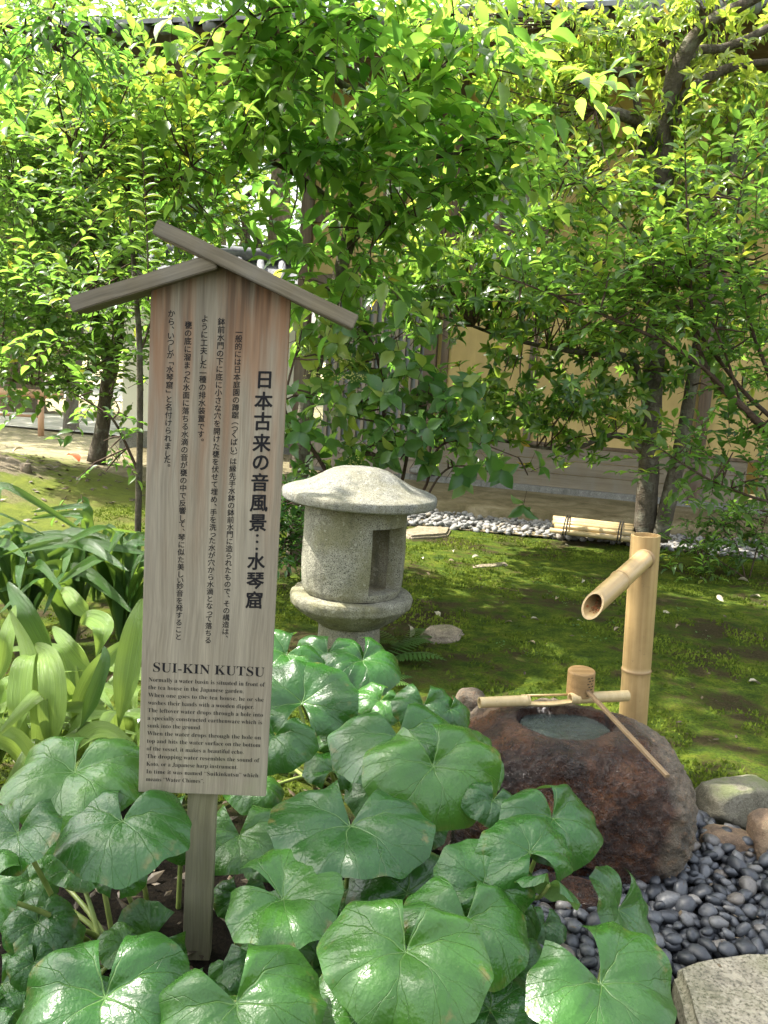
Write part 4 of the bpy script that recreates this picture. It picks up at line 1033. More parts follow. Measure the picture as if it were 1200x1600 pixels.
# right tree beside the house (two stems, wide low limbs)
T = thing('ilex_tree', G(1008, 836), 'broad evergreen tree with two stems and long low limbs before the tea house', 'tree')
t1 = Foliage(T, M_LEAFB, .46, 21)
Y = 8.0
tk = t1.branch('trunk', [(1006, 850, Y, 0.1000), (1012, 760, Y, 0.0944), (1017, 660, Y, 0.0896), (1022, 560, Y, 0.0880), (1030, 440, Y, 0.0840), (1035, 330, Y, 0.0800), (1036, 240, Y, 0.0840), (1036, 190, Y, 0.0800)], n=18)
t1.branch('limb', [(1036, 200, Y, 0.0680), (1052, 130, Y - .1, 0.0760), (1075, 75, Y - .2, 0.0680), (1110, 35, Y - .3, 0.0560), (1165, 5, Y - .4, 0.0440), (1230, -30, Y - .5, 0.0320)], parent=tk)
t1.branch('limb', [(1036, 210, Y, 0.0560), (1046, 130, Y + .1, 0.0400), (1047, 60, Y + .1, 0.0360), (1030, 35, Y, 0.0280), (985, 30, Y - .1, 0.0240), (955, 52, Y - .1, 0.0200), (935, 30, Y - .1, 0.0160), (900, 38, Y, 0.0120)], parent=tk)
t1.branch('limb', [(1056, 130, Y - .1, 0.0480), (1085, 82, Y, 0.0400), (1130, 75, Y + .1, 0.0360), (1180, 55, Y + .1, 0.0360), (1240, 20, Y + .2, 0.0240)], parent=tk)
t1.branch('limb', [(1040, 215, Y, 0.0640), (1050, 180, Y, 0.0600), (1080, 140, Y - .1, 0.0440), (1125, 112, Y - .1, 0.0400), (1170, 100, Y - .1, 0.0320), (1230, 96, Y - .2, 0.0240)], parent=tk)
t1.branch('limb', [(1034, 300, Y, 0.0400), (1010, 290, Y, 0.0560), (1003, 215, Y + .1, 0.0400), (985, 120, Y, 0.0280), (940, 112, Y - .1, 0.0240)], parent=tk)
t1.branch('limb', [(1034, 290, Y, 0.0720), (1015, 215, Y, 0.0480), (995, 190, Y - .1, 0.0520), (965, 178, Y - .2, 0.0480), (930, 172, Y - .3, 0.0360)], parent=tk)
t1.branch('limb', [(1030, 325, Y, 0.0640), (1050, 190 + 80, Y, 0.0320), (1085, 128 + 75, Y, 0.0320)], parent=tk)
t1.branch('limb', [(1017, 640, Y, 0.0440), (1000, 600, Y, 0.0400), (985, 562, Y - .1, 0.0360), (940, 553, Y - .2, 0.0336), (890, 548, Y - .3, 0.0256), (800, 530, Y - .4, 0.0160), (740, 510, Y - .5, 0.0120)], parent=tk)
t1.branch('limb', [(1014, 720, Y, 0.0400), (1000, 700, Y, 0.0360), (975, 683, Y - .1, 0.0320), (945, 682, Y - .2, 0.0240), (900, 700, Y - .3, 0.0192), (850, 700, Y - .4, 0.0144), (790, 690, Y - .5, 0.0112), (735, 685, Y - .6, 0.0080)], parent=tk)
t1.branch('stem', [(1030, 845, Y - .1, 0.0800), (1048, 770, Y - .1, 0.0680), (1066, 690, Y - .1, 0.0640), (1078, 620, Y - .1, 0.0560), (1095, 520, Y - .1, 0.0520), (1118, 400, Y - .1, 0.0480), (1140, 300, Y - .1, 0.0400), (1150, 200, Y, 0.0280)], n=14)
t1.branch('limb', [(1110, 420, Y - .1, 0.0320), (1140, 330, Y - .2, 0.0240), (1180, 250, Y - .3, 0.0200), (1230, 180, Y - .3, 0.0160)], parent=tk)
B1 = dict(size=.105, n=7, whorl=True, length=.12, droop=.15)
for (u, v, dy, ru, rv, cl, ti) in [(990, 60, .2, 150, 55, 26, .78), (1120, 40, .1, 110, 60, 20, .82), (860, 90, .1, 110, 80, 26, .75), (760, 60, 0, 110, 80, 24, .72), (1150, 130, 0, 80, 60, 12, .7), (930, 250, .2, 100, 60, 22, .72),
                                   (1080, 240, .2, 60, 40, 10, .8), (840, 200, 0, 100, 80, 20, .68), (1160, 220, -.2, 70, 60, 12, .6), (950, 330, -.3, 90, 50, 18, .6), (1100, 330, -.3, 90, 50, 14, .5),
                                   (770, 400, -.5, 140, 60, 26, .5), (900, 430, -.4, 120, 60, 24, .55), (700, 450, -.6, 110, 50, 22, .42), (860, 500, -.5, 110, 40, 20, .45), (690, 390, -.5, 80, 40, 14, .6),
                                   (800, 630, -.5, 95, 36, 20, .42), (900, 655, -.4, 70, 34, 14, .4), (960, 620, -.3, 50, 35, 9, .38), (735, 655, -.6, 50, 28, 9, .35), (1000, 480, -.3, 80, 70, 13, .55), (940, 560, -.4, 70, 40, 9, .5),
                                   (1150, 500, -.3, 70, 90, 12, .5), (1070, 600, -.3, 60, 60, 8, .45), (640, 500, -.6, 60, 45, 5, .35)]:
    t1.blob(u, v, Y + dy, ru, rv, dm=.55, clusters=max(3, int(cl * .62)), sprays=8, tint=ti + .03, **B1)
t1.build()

# tall tree behind the sign with long drooping leaves
Y2 = 6.4
T = thing('camphor_tree', P(468, 870, Y2) * 1, 'tall slim tree with long drooping glossy leaves behind the signboard', 'tree'); 
t2 = Foliage(T, M_LEAFA, .52, 31)
tk = t2.branch('trunk', [(462, 880, Y2, .075), (468, 760, Y2, .065), (475, 660, Y2, .06), (495, 560, Y2, .055), (525, 450, Y2, .052), (545, 370, Y2, .05), (556, 290, Y2, .047), (566, 200, Y2, .04), (560, 90, Y2, .034), (545, -40, Y2, .03), (540, -160, Y2, .02)], n=14)
for pts in ([(552, 300, Y2, .03), (580, 262, Y2, .03), (615, 262, Y2 - .1, .026), (660, 248, Y2 - .2, .018), (720, 240, Y2 - .3, .012)], [(560, 235, Y2, .03), (590, 190, Y2, .022), (640, 140, Y2 - .1, .015), (700, 100, Y2, .01)],
            [(548, 340, Y2, .03), (500, 300, Y2 - .2, .022), (440, 260, Y2 - .4, .016), (370, 240, Y2 - .6, .01)], [(562, 150, Y2, .03), (500, 110, Y2 - .3, .022), (430, 60, Y2 - .6, .015), (380, 10, Y2 - .8, .01)],
            [(565, 200, Y2, .03), (520, 190, Y2 + .4, .02), (460, 180, Y2 + .6, .012)], [(545, 370, Y2, .02), (600, 350, Y2 - .4, .015), (650, 340, Y2 - .6, .01)]):
    t2.branch('limb', pts, parent=tk)
t2.branch('limb', [(P(560, 60, Y2), .035), (Vector((-.9, 5.6, 4.1)), .03), (Vector((-1.5, 4.6, 4.35)), .026), (Vector((-2.1, 3.6, 4.4)), .02), (Vector((-2.9, 2.6, 4.3)), .012)], parent=tk, world=True)  # limb added out of view to carry the shading clusters
t2.branch('limb', [(P(560, 60, Y2), .035), (Vector((-.2, 5.7, 4.3)), .025), (Vector((-.1, 5.0, 4.4)), .018), (Vector((-.4, 4.2, 4.4)), .012)], parent=tk, world=True)  # second added limb overhead, also out of view
B2 = dict(size=.17, n=6, length=.32, droop=.6, crad=.25)
for (u, v, dy, ru, rv, cl, ti) in [(430, 50, -.8, 80, 60, 16, .62), (520, 40, -.5, 120, 70, 22, .5), (640, 60, -.3, 110, 80, 22, .72), (700, 150, -.2, 90, 60, 18, .62), (450, 150, -.7, 120, 60, 18, .55), (560, 150, 0, 90, 70, 9, .45), (440, 240, -.2, 120, 70, 13, .4), (380, 300, 0, 90, 60, 9, .4),
                                   (620, 200, -.2, 90, 60, 12, .6), (680, 300, -.3, 90, 60, 14, .6), (750, 240, -.3, 80, 70, 13, .65), (620, 330, -.5, 60, 40, 7, .5), (500, 350, -.3, 60, 50, 8, .45), (530, 420, -.5, 50, 40, 8, .6), (330, 180, -.6, 90, 50, 10, .6), (470, 400, -.3, 50, 50, 7, .55), (800, 170, -.2, 70, 60, 10, .7), (500, 300, .5, 110, 70, 6, .3)]:
    t2.blob(u, v, Y2 + dy, ru, rv, dm=.5, clusters=max(2, int(cl * .44)), sprays=5, tint=ti + .10, **B2)
# crown clusters added overhead, out of view, to shade the foreground
for (c, rx, rz, cl) in (((-3.1, 2.5, 4.3), .8, .35, 26), ((-2.2, 2.7, 4.4), .8, .4, 26), ((-1.5, 3.0, 4.4), .6, .35, 18), ((-1.9, 3.8, 4.5), .8, .4, 5), ((-.7, 4.3, 4.5), .8, .4, 18), ((.3, 5.0, 4.5), .8, .4, 14), ((-.9, 5.6, 4.6), .8, .4, 10), ((-1.9, 6.1, 4.7), .8, .4, 10)):
    t2.blob(0, 0, 0, 0, world=(c, rx, rz), dm=.6, clusters=int(cl * .8), sprays=6, tint=.45, **B2)
t2.build()

# left tree with small leaves
Y3 = 10.6
T = thing('small_leaved_tree', P(152, 716, Y3) * 1, 'low spreading tree with small bright leaves at the far left', 'tree')
t3 = Foliage(T, M_LEAFC, .64, 41)
tk = t3.branch('trunk', [(150, 722, Y3, .115), (160, 670, Y3, .085), (165, 620, Y3, .08), (172, 580, Y3, .085), (185, 520, Y3, .065), (180, 440, Y3, .055), (160, 370, Y3, .06), (150, 300, Y3, .05)], n=14)
for pts in ([(170, 570, Y3, .07), (150, 500, Y3, .06), (140, 420, Y3, .05), (138, 370, Y3 - .2, .05), (170, 340, Y3 - .4, .04)], [(160, 380, Y3, .05), (110, 330, Y3 - .3, .035), (50, 300, Y3 - .6, .025), (-20, 290, Y3 - .7, .015)],
            [(175, 560, Y3, .04), (120, 590, Y3 - .5, .03), (60, 600, Y3 - .8, .02), (0, 590, Y3 - 1, .012)], [(180, 430, Y3, .05), (220, 360, Y3, .035), (260, 300, Y3, .025), (290, 240, Y3, .015)], [(150, 320, Y3, .05), (120, 220, Y3, .03), (100, 130, Y3, .015)]):
    t3.branch('limb', pts, parent=tk)
for (u, v, dy, ru, rv, cl, ti) in [(60, 160, -.5, 110, 60, 34, .55), (150, 150, -.3, 90, 50, 22, .6), (60, 260, -.8, 110, 60, 34, .42), (180, 240, -.4, 110, 60, 34, .5), (60, 360, -.8, 110, 50, 32, .42), (60, 460, -.9, 100, 50, 32, .35), (170, 370, .2, 80, 60, 22, .5),
                                   (50, 550, -.9, 100, 40, 30, .30), (150, 560, -.6, 70, 40, 18, .42), (130, 470, -.4, 60, 50, 14, .5), (280, 220, 0, 70, 70, 18, .6), (20, 90, -.4, 70, 50, 16, .7), (270, 330, .2, 60, 50, 14, .6), (200, 450, 0, 40, 60, 10, .5)]:
    t3.blob(u, v, Y3 + dy, ru, rv, dm=.8, clusters=int(cl * .75), sprays=6, size=.115, n=8, length=.32, droop=.12, tint=ti, crad=.34)
t3.build()

# sapling at the sign
Y4 = 5.9
T = thing('sapling', P(214, 860, Y4) * 1, 'thin sapling with dark upright stems just left of the signboard', 'tree')
t4 = Foliage(T, M_LEAFC, .5, 51)
t4.branch('trunk', [(214, 900, Y4, .024), (217, 760, Y4, .022), (219, 640, Y4, .021), (217, 520, Y4, .02), (210, 430, Y4, .016), (204, 330, Y4, .012), (198, 240, Y4, .007)], n=8)
for pts in ([(217, 740, Y4, .012), (195, 690, Y4, .010), (176, 655, Y4 - .1, .009), (150, 635, Y4 - .1, .006), (110, 612, Y4 - .2, .003)], [(176, 655, Y4, .007), (186, 640, Y4, .005), (172, 612, Y4, .003)],
            [(214, 470, Y4, .010), (190, 455, Y4, .007), (150, 440, Y4 - .2, .004)], [(216, 560, Y4, .008), (236, 500, Y4, .006), (250, 420, Y4 + .1, .004)], [(200, 300, Y4, .008), (160, 250, Y4 - .2, .006), (110, 230, Y4 - .3, .003)], [(204, 340, Y4, .008), (240, 290, Y4 - .2, .006), (300, 260, Y4 - .3, .003)]):
    t4.branch('limb', pts, n=6, mat=M_TWIG)
# a straight shoot with paired leaves in front of the roof
t4.branch('shoot', [(232, 470, 4.6, .006), (231, 400, 4.6, .005), (228, 330, 4.6, .004), (222, 225, 4.6, .0025)], n=6, mat=M_TWIG)
for k in range(15):
    v = 440 - k * 14.5; q = P(231 - (470 - v) * .04, v, 4.6); r_ = t4.r
    for sg in (-1, 1): t4.leaf(q, Vector((sg * 1, r_.uniform(-.5, .3), r_.uniform(.15, .6))).normalized(), Vector((0, -.3, 1)), .085 * r_.uniform(.8, 1.1), .75 + r_.gauss(0, .08))
for (u, v, dy, ru, rv, cl, ti) in [(130, 215, -.3, 70, 40, 9, .35), (240, 200, -.3, 70, 50, 12, .7), (300, 260, -.3, 50, 40, 7, .65), (180, 290, -.2, 70, 40, 10, .6), (170, 420, -.2, 60, 40, 8, .5), (150, 480, -.1, 40, 30, 5, .5), (190, 620, -.1, 40, 40, 3, .45), (120, 160, -.3, 60, 30, 6, .4), (280, 330, 0, 60, 40, 8, .7), (210, 150, -.2, 80, 30, 6, .6)]:
    t4.blob(u, v, Y4 + dy, ru, rv, dm=.35, clusters=cl, sprays=4, size=.095, n=9, length=.32, droop=.12, tint=ti, crad=.22)
t4.blob(150, 690, Y4 - .1, 30, 16, dm=.1, clusters=2, sprays=2, size=.08, n=5, length=.12, tint=.2); t4.blob(150, 745, Y4 - .1, 30, 12, dm=.1, clusters=2, sprays=2, size=.08, n=5, length=.12, tint=.2)
t4.build(200)

# shrub with arching red stems on the right
Y5 = 5.2
T = thing('arching_shrub', G(1290, 980), 'shrub of long arching stems with oval leaves reaching in from the right', 'shrub')
t5 = Foliage(T, M_LEAFC, .52, 61)
arcs = [[(1300, 900, Y5, .018), (1250, 740, Y5, .016), (1170, 650, Y5, .014), (1080, 560, Y5 - .1, .012), (960, 500, Y5 - .2, .009), (850, 455, Y5 - .3, .006), (780, 430, Y5 - .3, .003)],
        [(1300, 900, Y5, .018), (1240, 700, Y5, .015), (1160, 610, Y5 + .1, .012), (1075, 500, Y5, .010), (1010, 430, Y5, .006), (960, 400, Y5, .003)],
        [(1290, 900, Y5, .026), (1230, 720, Y5 - .1, .022), (1165, 640, Y5 - .1, .02), (1120, 600, Y5, .018), (1085, 520, Y5, .012), (1078, 400, Y5 - .2, .007), (1072, 300, Y5 - .2, .005), (1070, 210, Y5 - .2, .003)],
        [(1290, 900, Y5, .016), (1220, 640, Y5, .014), (1170, 500, Y5, .010), (1150, 380, Y5, .006), (1160, 280, Y5, .003)], [(1280, 860, Y5, .012), (1240, 800, Y5, .010), (1170, 775, Y5 - .1, .008), (1100, 745, Y5 - .1, .006), (1030, 700, Y5 - .1, .003)],
        [(1160, 640, Y5, .008), (1100, 480, Y5 - .1, .006), (960, 340, Y5 - .1, .004), (880, 260, Y5, .002)]]
for a in arcs:
    t5.branch('stem', a, n=7, mat=M_TWIG)
    q = catmull([(P(*p[:3]), p[3]) for p in a], 12)
    for i, (p, rad) in enumerate(q):
        if i % 2 or i < len(q) * .35: continue
        tg = (q[min(i + 1, len(q) - 1)][0] - q[i - 1][0]).normalized(); sd_ = tg.cross(Vector((0, -1, .4))).normalized()
        for sg in (-1, 1):
            t5.leaf(p, (sd_ * sg + tg * .7 + Vector((0, t5.r.uniform(-.4, .2), .2))).normalized(), Vector((t5.r.gauss(0, .3), -.4, 1)), .082 * t5.r.uniform(.75, 1.1), .72 + t5.r.gauss(0, .12))
for (u, v, dy, ru, rv, cl, ti) in [(1150, 300, 0, 70, 60, 9, .5), (1080, 400, 0, 110, 60, 18, .6), (980, 420, 0, 90, 50, 12, .6), (1150, 430, 0, 70, 70, 12, .45), (1040, 500, 0, 100, 40, 11, .58), (1170, 560, 0, 60, 50, 8, .4), (960, 500, -.1, 80, 30, 8, .45), (1100, 720, -.1, 60, 30, 7, .4), (1170, 740, -.1, 50, 30, 6, .35), (860, 460, -.3, 70, 30, 6, .55), (900, 270, 0, 70, 50, 8, .7), (1190, 640, 0, 30, 40, 4, .3)]:
    t5.blob(u, v, Y5 + dy, ru, rv, dm=.3, clusters=cl, sprays=4, size=.080, n=8, length=.22, droop=.08, tint=ti, crad=.16)
t5.build()

# dogwood behind the lantern
Y6 = 5.6
T = thing('dogwood_shrub', P(610, 850, Y6) * 1, 'wide leaved shrub with yellow flower clusters behind the stone lantern', 'shrub')
t6 = Foliage(T, M_LEAFD, .70, 71)
for pts in ([(560, 900, Y6, .02), (590, 760, Y6, .016), (600, 660, Y6, .013), (590, 560, Y6, .01), (560, 500, Y6, .005)], [(560, 900, Y6, .018), (520, 760, Y6, .014), (480, 690, Y6, .012), (445, 640, Y6, .01), (460, 560, Y6, .006)],
            [(575, 880, Y6, .018), (620, 780, Y6, .013), (640, 690, Y6 - .1, .01), (650, 620, Y6 - .1, .006), (690, 580, Y6, .004)], [(660, 790, Y6 - .2, .008), (690, 740, Y6 - .2, .007), (725, 728, Y6 - .2, .005), (790, 745, Y6 - .2, .003)],
            [(600, 820, Y6, .012), (660, 770, Y6 - .1, .010), (685, 700, Y6 - .2, .008), (735, 690, Y6 - .2, .005), (810, 715, Y6 - .2, .003)], [(520, 760, Y6, .01), (500, 720, Y6, .008), (470, 680, Y6, .006)]):
    t6.branch('stem', pts, n=7, mat=M_TWIG)
for (u, v, dy, ru, rv, cl, ti) in [(480, 540, .1, 45, 50, 9, .75), (530, 560, 0, 45, 50, 9, .7), (590, 540, 0, 60, 40, 10, .4), (560, 620, 0, 60, 40, 10, .42), (620, 620, -.1, 60, 40, 11, .35), (660, 660, -.2, 55, 40, 11, .30), (600, 690, -.1, 60, 35, 12, .32), (700, 640, -.2, 35, 30, 5, .35), (480, 660, .1, 45, 50, 8, .4), (540, 720, .1, 60, 25, 8, .3),
                                   (690, 700, -.2, 40, 25, 6, .25), (790, 735, -.2, 25, 14, 2, .25), (830, 745, -.2, 14, 8, 1, .22), (720, 765, -.2, 40, 10, 3, .25), (470, 740, .1, 35, 50, 8, .28)]:
    t6.blob(u, v, Y6 + dy, ru, rv, dm=.22, clusters=max(1, int(cl * .65)), sprays=3, size=.115, n=4, length=.10, droop=.15, whorl=True, tint=ti + .2, crad=.15)
fl = MB(); rr = random.Random(8)
for (u, v, w) in ((470, 545, 30), (540, 562, 26), (535, 590, 20), (555, 725, 24), (712, 667, 16), (560, 590, 18), (490, 585, 20)):
    for _ in range(46):
        c0 = P(u + rr.gauss(0, w * .42), v + rr.gauss(0, w * .2), Y6 - .25 + rr.gauss(0, .04)); s = .004
        fl.add([c0 + Vector(q) * s for q in ((1, 0, 0), (-.5, .87, 0), (-.5, -.87, 0), (0, 0, 1.3))], [(0, 1, 3), (1, 2, 3), (2, 0, 3), (0, 2, 1)])
new('flower_cluster', fl.mesh('flower_cluster', mat=M_FLOWER), T, kind='stuff')
t6.build()
# low shrub left of the lantern
T = thing('low_shrub', G(445, 905), 'low dark bush between the signboard and the stone lantern', 'shrub'); t7 = Foliage(T, M_LEAFD, .5, 77)
t7.branch('stem', [(450, 900, 6.0, .012), (455, 840, 6.0, .009), (440, 790, 6.0, .005)], n=6, mat=M_TWIG)
for (u, v, ru, rv, cl) in ((455, 790, 30, 35, 8), (450, 850, 28, 30, 9), (425, 820, 20, 50, 7)): t7.blob(u, v, 5.9, ru, rv, dm=.2, clusters=cl, sprays=5, size=.07, n=6, length=.1, tint=.3, crad=.12)
t7.build(120)
# small plant at the right on the moss
T = thing('nandina_plant', G(1165, 905), 'airy little plant with narrow leaflets on the moss at the right', 'plant'); t8 = Foliage(T, M_LEAFC, .42, 81)
g8 = G(1165, 905); Y8 = g8.y
for pts in ([(1165, 906, Y8, .007), (1150, 850, Y8, .005), (1120, 820, Y8, .003)], [(1170, 906, Y8, .007), (1185, 850, Y8, .005), (1200, 800, Y8, .003)], [(1168, 906, Y8, .007), (1130, 880, Y8, .005), (1080, 850, Y8, .003)]): t8.branch('stem', pts, n=6, mat=M_TWIG)
for (u, v, ru, rv, cl) in ((1120, 820, 50, 26, 9), (1090, 850, 40, 20, 7), (1180, 810, 40, 24, 8), (1170, 860, 36, 22, 7), (1110, 875, 30, 14, 4)): t8.blob(u, v, Y8, ru, rv, dm=.2, clusters=cl, sprays=4, size=.075, n=7, length=.16, droop=.15, tint=.35, crad=.13)
t8.build(250)
# hanging spray in the upper left corner
T = thing('overhanging_branch', P(-30, 20, 4.2), 'dark leafy branch hanging into the upper left corner', 'branch'); t9 = Foliage(T, M_LEAFA, .42, 91)
t9.branch('limb', [(-60, -10, 4.2, .012), (0, 35, 4.2, .009), (60, 60, 4.2, .006), (120, 95, 4.2, .003)], n=7, mat=M_TWIG)
for (u, v, ru, rv, cl) in ((60, 20, 50, 20, 5), (110, 60, 25, 30, 4), (0, 60, 20, 20, 2), (90, 100, 25, 20, 2)): t9.blob(u, v, 4.2, ru, rv, dm=.15, clusters=cl, sprays=4, size=.085, n=6, length=.14, droop=.7, tint=.3, crad=.12)
t9.build(200)

# far trees
def far_tree(u, vb, Y, h, rad, seed, label, tint=.5, cl=60, bark_=M_OLDBARK, cz=None, size=.22, tr=.2, n=7):
    b = G(u, vb) if False else Vector((P(u, 600, Y).x, Y, 0)); T = thing('tree', b, label, 'tree', group='trees beyond the garden')
    f = Foliage(T, M_LEAFF, .5, seed); top = b + Vector((0, 0, h))
    f.branch('trunk', [(b + Vector((0, 0, -.1)), tr * 1.7), (b + Vector((0, 0, .35)), tr * 1.15), (b + Vector((.1, 0, h * .35)), tr), (b + Vector((0, 0, h * .8)), tr * .5)], world=True, mat=bark_, n=12)
    z0 = cz or h * .3
    for i in range(5):
        a = i * 1.3 + seed; f.branch('limb', [(b + Vector((0, 0, z0 + i * .3)), tr * .5), (b + Vector((cos(a) * rad * .4, sin(a) * rad * .3, z0 + h * .15 + i * .3)), tr * .3), (b + Vector((cos(a) * rad * .8, sin(a) * rad * .5, z0 + h * .3 + i * .2)), tr * .12)], world=True, n=7)
    zc = (z0 + h) / 2 + .4
    f.blob(0, 0, 0, 0, world=(b + Vector((0, 0, zc)), rad, (h - z0) / 2 + .6), dm=rad * .7, clusters=cl, sprays=8, size=size, n=n, length=.7, droop=.15, tint=tint, crad=.7, tv=.16)
    f.build(0)
far_tree(20, 640, 19.0, 9, 3.2, 101, 'massive old tree with flared trunk base behind the pole fence', .45, 95, tr=.55, cz=2.6)
far_tree(112, 660, 15.5, 5.5, 1.9, 102, 'small crooked tree on the dry ground behind the mossy mound', .55, 55, tr=.10, cz=2.0, bark_=M_BARKG)
far_tree(-220, 640, 16, 8, 3.0, 103, 'leafy tree beyond the left edge over the sandy path', .5, 70, tr=.2, cz=1.6)
far_tree(240, 640, 21, 7.5, 3.0, 104, 'tall dark barked tree rising behind the tiled garden wall', .6, 70, tr=.35, cz=2.5)
far_tree(420, 640, 20, 10, 3.4, 105, 'broad bright tree standing behind the small tiled gate roof', .65, 80, tr=.25, cz=2.0)
far_tree(90, 640, 30, 12, 4.5, 106, 'pale distant tree over the sandy road at the far left', .7, 80, tr=.3, cz=1.2, size=.34)
far_tree(-120, 640, 31, 11, 4.5, 107, 'distant rounded tree at the leftmost end of the road', .6, 80, tr=.3, cz=1.0, size=.34)
far_tree(330, 640, 32, 12, 4.5, 108, 'distant tree filling the gap above the plaster wall', .65, 80, tr=.3, cz=1.0, size=.34)

# ------------------------------------------------------------------ plaster wall with tiled coping, far left
GW = 12.6
c0 = P(212, 560, GW); zt = P(230, 425, GW).z
TW = thing('garden_wall', (c0.x, GW, 0), 'white plastered garden wall under a ridge of grey roof tiles', 'wall')
dirw = Vector((1, .22, 0)).normalized(); pr_ = Vector((-dirw.y, dirw.x, 0))
WMx = Matrix(((dirw.x, pr_.x, 0, P(192, 560, GW).x), (dirw.y, pr_.y, 0, GW), (0, 0, 1, 0), (0, 0, 0, 1)))
new('plaster', MB().box((0, 0, 0), (2.6, .35, zt)).mesh('plaster', mat=M_WHITE), TW, None, M=WMx)
new('footing', MB().box((-.03, -.03, 0), (2.63, .38, .35)).mesh('footing', mat=M_PLINTH), TW, None, M=WMx)
new('roof', MB().add([(-.3, -.35, zt - .02), (2.8, -.35, zt - .02), (2.8, .175, zt + .28), (-.3, .175, zt + .28), (-.3, .7, zt - .02), (2.8, .7, zt - .02), (-.3, -.35, zt - .08), (2.8, -.35, zt - .08), (2.8, .7, zt - .08), (-.3, .7, zt - .08)],
    [(0, 1, 2, 3), (3, 2, 5, 4), (6, 9, 8, 7), (0, 6, 7, 1), (4, 5, 8, 9), (0, 3, 4, 9, 6), (1, 7, 8, 5, 2)]).mesh('roof', mat=M_TILE), TW, None, M=WMx)
for i in range(11):
    x_ = -.25 + i * .3; mm = MB().tube([(x_, -.39, zt + .01), (x_, .15, zt + .31)], .055, 8)
    new('tile', mm.mesh('tile', True, mat=M_TILE), TW, None, M=WMx)
new('ridge', MB().tube([(-.35, .175, zt + .37), (2.85, .175, zt + .37)], .10, 12).mesh('ridge', True, mat=M_TILE), TW, None, M=WMx)
new('end_tile', MB().tube([(-.42, .175, zt + .37), (-.34, .175, zt + .37)], [.16, .17], 20).mesh('end_tile', bevel=.01, mat=M_TILE), TW, None, M=WMx)
new('end_tile', MB().tube([(.15, -.46, zt + .02), (.15, -.39, zt + .04)], [.11, .11], 16).mesh('end_tile', mat=M_TILE), TW, None, M=WMx)
# pole fence at the far left
pa, pb_ = P(-30, 612, 14.5), P(98, 617, 14.5)
FN = thing('pole_fence', (pa.x, 14.5, 0), 'low fence of pale orange poles in front of the old tree base', 'fence')
t = NT('orange pole', .6, .3, (.50, .30, .18)); M_POLE = t.m
new('rail', MB().tube([pa - Vector((3, 0, 0)), pa, pb_], [.075, .075, .07], 12).mesh('rail', True, mat=M_POLE), FN)
new('post', MB().tube([P(64, 625, 14.45), Vector((P(64, 650, 14.45).x, 14.45, -.05))], .05, 10).mesh('post', True, mat=M_POLE), FN)
new('lower_rail', MB().tube([pa + Vector((-3, 0, -.37)), pb_ + Vector((-.3, 0, -.37))], .022, 8).mesh('lower_rail', True, mat=M_POLE), FN)
# cut bamboo stub on the mound and a red leaf
q = Vector((P(40, 722, 8.6).x, 8.6, 0)); q.z = gh(q.x, q.y)
o = new('tree_stub', MB().tube([q + Vector((0, 0, z)) for z in (-.03, .03, .08)], [.06, .052, .05], 12, wob=.2).mesh('tree_stub', True, mat=M_OLDBARK)); tag(o, 'short weathered stump poking from the mossy mound at left', 'stump')

# ------------------------------------------------------------------ leopard plants (big round leaves)
def farf_mesh(seed):
    rnd = random.Random(seed); na, nr = 84, 14
    gap = radians(rnd.uniform(12, 38)); ph = [rnd.uniform(0, 6.28) for _ in range(5)]; k1 = rnd.choice((3, 4, 5))
    amp = rnd.uniform(.06, .12); cup = rnd.uniform(.24, .50); droop = rnd.uniform(.30, .62); fold = rnd.uniform(-.12, .20); bend = rnd.uniform(-.15, .2); lobe = rnd.uniform(.12, .34); nt = rnd.choice((9, 10, 11))
    vs, fs, uv = [(0, 0, 0)], [], [(0, 0)]
    for i in range(1, nr + 1):
        r = i / nr
        for k in range(na + 1):
            th0 = -pi + 2 * pi * k / na                                   # 0 at the tip, +-pi at the sinus
            g = gap * (1.25 - .5 * r); th = th0 * (1 - g / pi)
            tooth = abs(((th0 * nt / (2 * pi) + .5 + 20) % 1) - .5) * 2              # 1 at the blunt corner of the margin
            out = 1.0 - .13 * sm(2.3, 3.14, abs(th0)) + (.05 * tooth ** 1.5 - .02) * r + .03 * sin(th0 * 2 + ph[0]) + .022 * sin(th0 * 5 + ph[1])
            x = r * out * sin(th) * 1.10; y = -r * out * cos(th) * .90 - .10 * r * (1 - abs(th0) / pi)
            z = cup * r ** .75 * (.6 + .4 * sm(0, 2.6, abs(th0))) - droop * r ** 2.8 + .05 * sin(r * 5 + ph[0]) * sin(2 * th + ph[2]) * r
            z += amp * (r ** 2.0) * sin(k1 * th + ph[3]) + amp * .55 * (r ** 3) * sin(7 * th + ph[4]) + amp * .22 * r ** 3 * sin(15 * th + ph[1])
            z += fold * (abs(x) - .25) + bend * y * abs(y)
            z += .020 * r * (1.1 - r) * abs(cos(th0 * 3.5)) * 2
            z += lobe * sm(2.1, 3.14, abs(th0)) * r * (1.5 - r) * (1.2 if th0 > 0 else .8)
            vs.append((x, y, z)); uv.append((x, y))
    n1 = na + 1
    for k in range(na): fs.append((0, 1 + k, 2 + k))
    for i in range(nr - 1):
        for k in range(na): a = 1 + i * n1 + k; fs.append((a, a + n1, a + n1 + 1, a + 1))
    me = bpy.data.meshes.new('leaf'); me.from_pydata(vs, [], fs); ul = me.uv_layers.new(name='UVMap')
    for l in me.loops: x, y = uv[l.vertex_index]; ul.data[l.index].uv = (x * .5 + .5, y * .5 + .5)
    me.shade_smooth(); me.materials.append(M_FARF); return me
FM = [farf_mesh(200 + i) for i in range(12)]
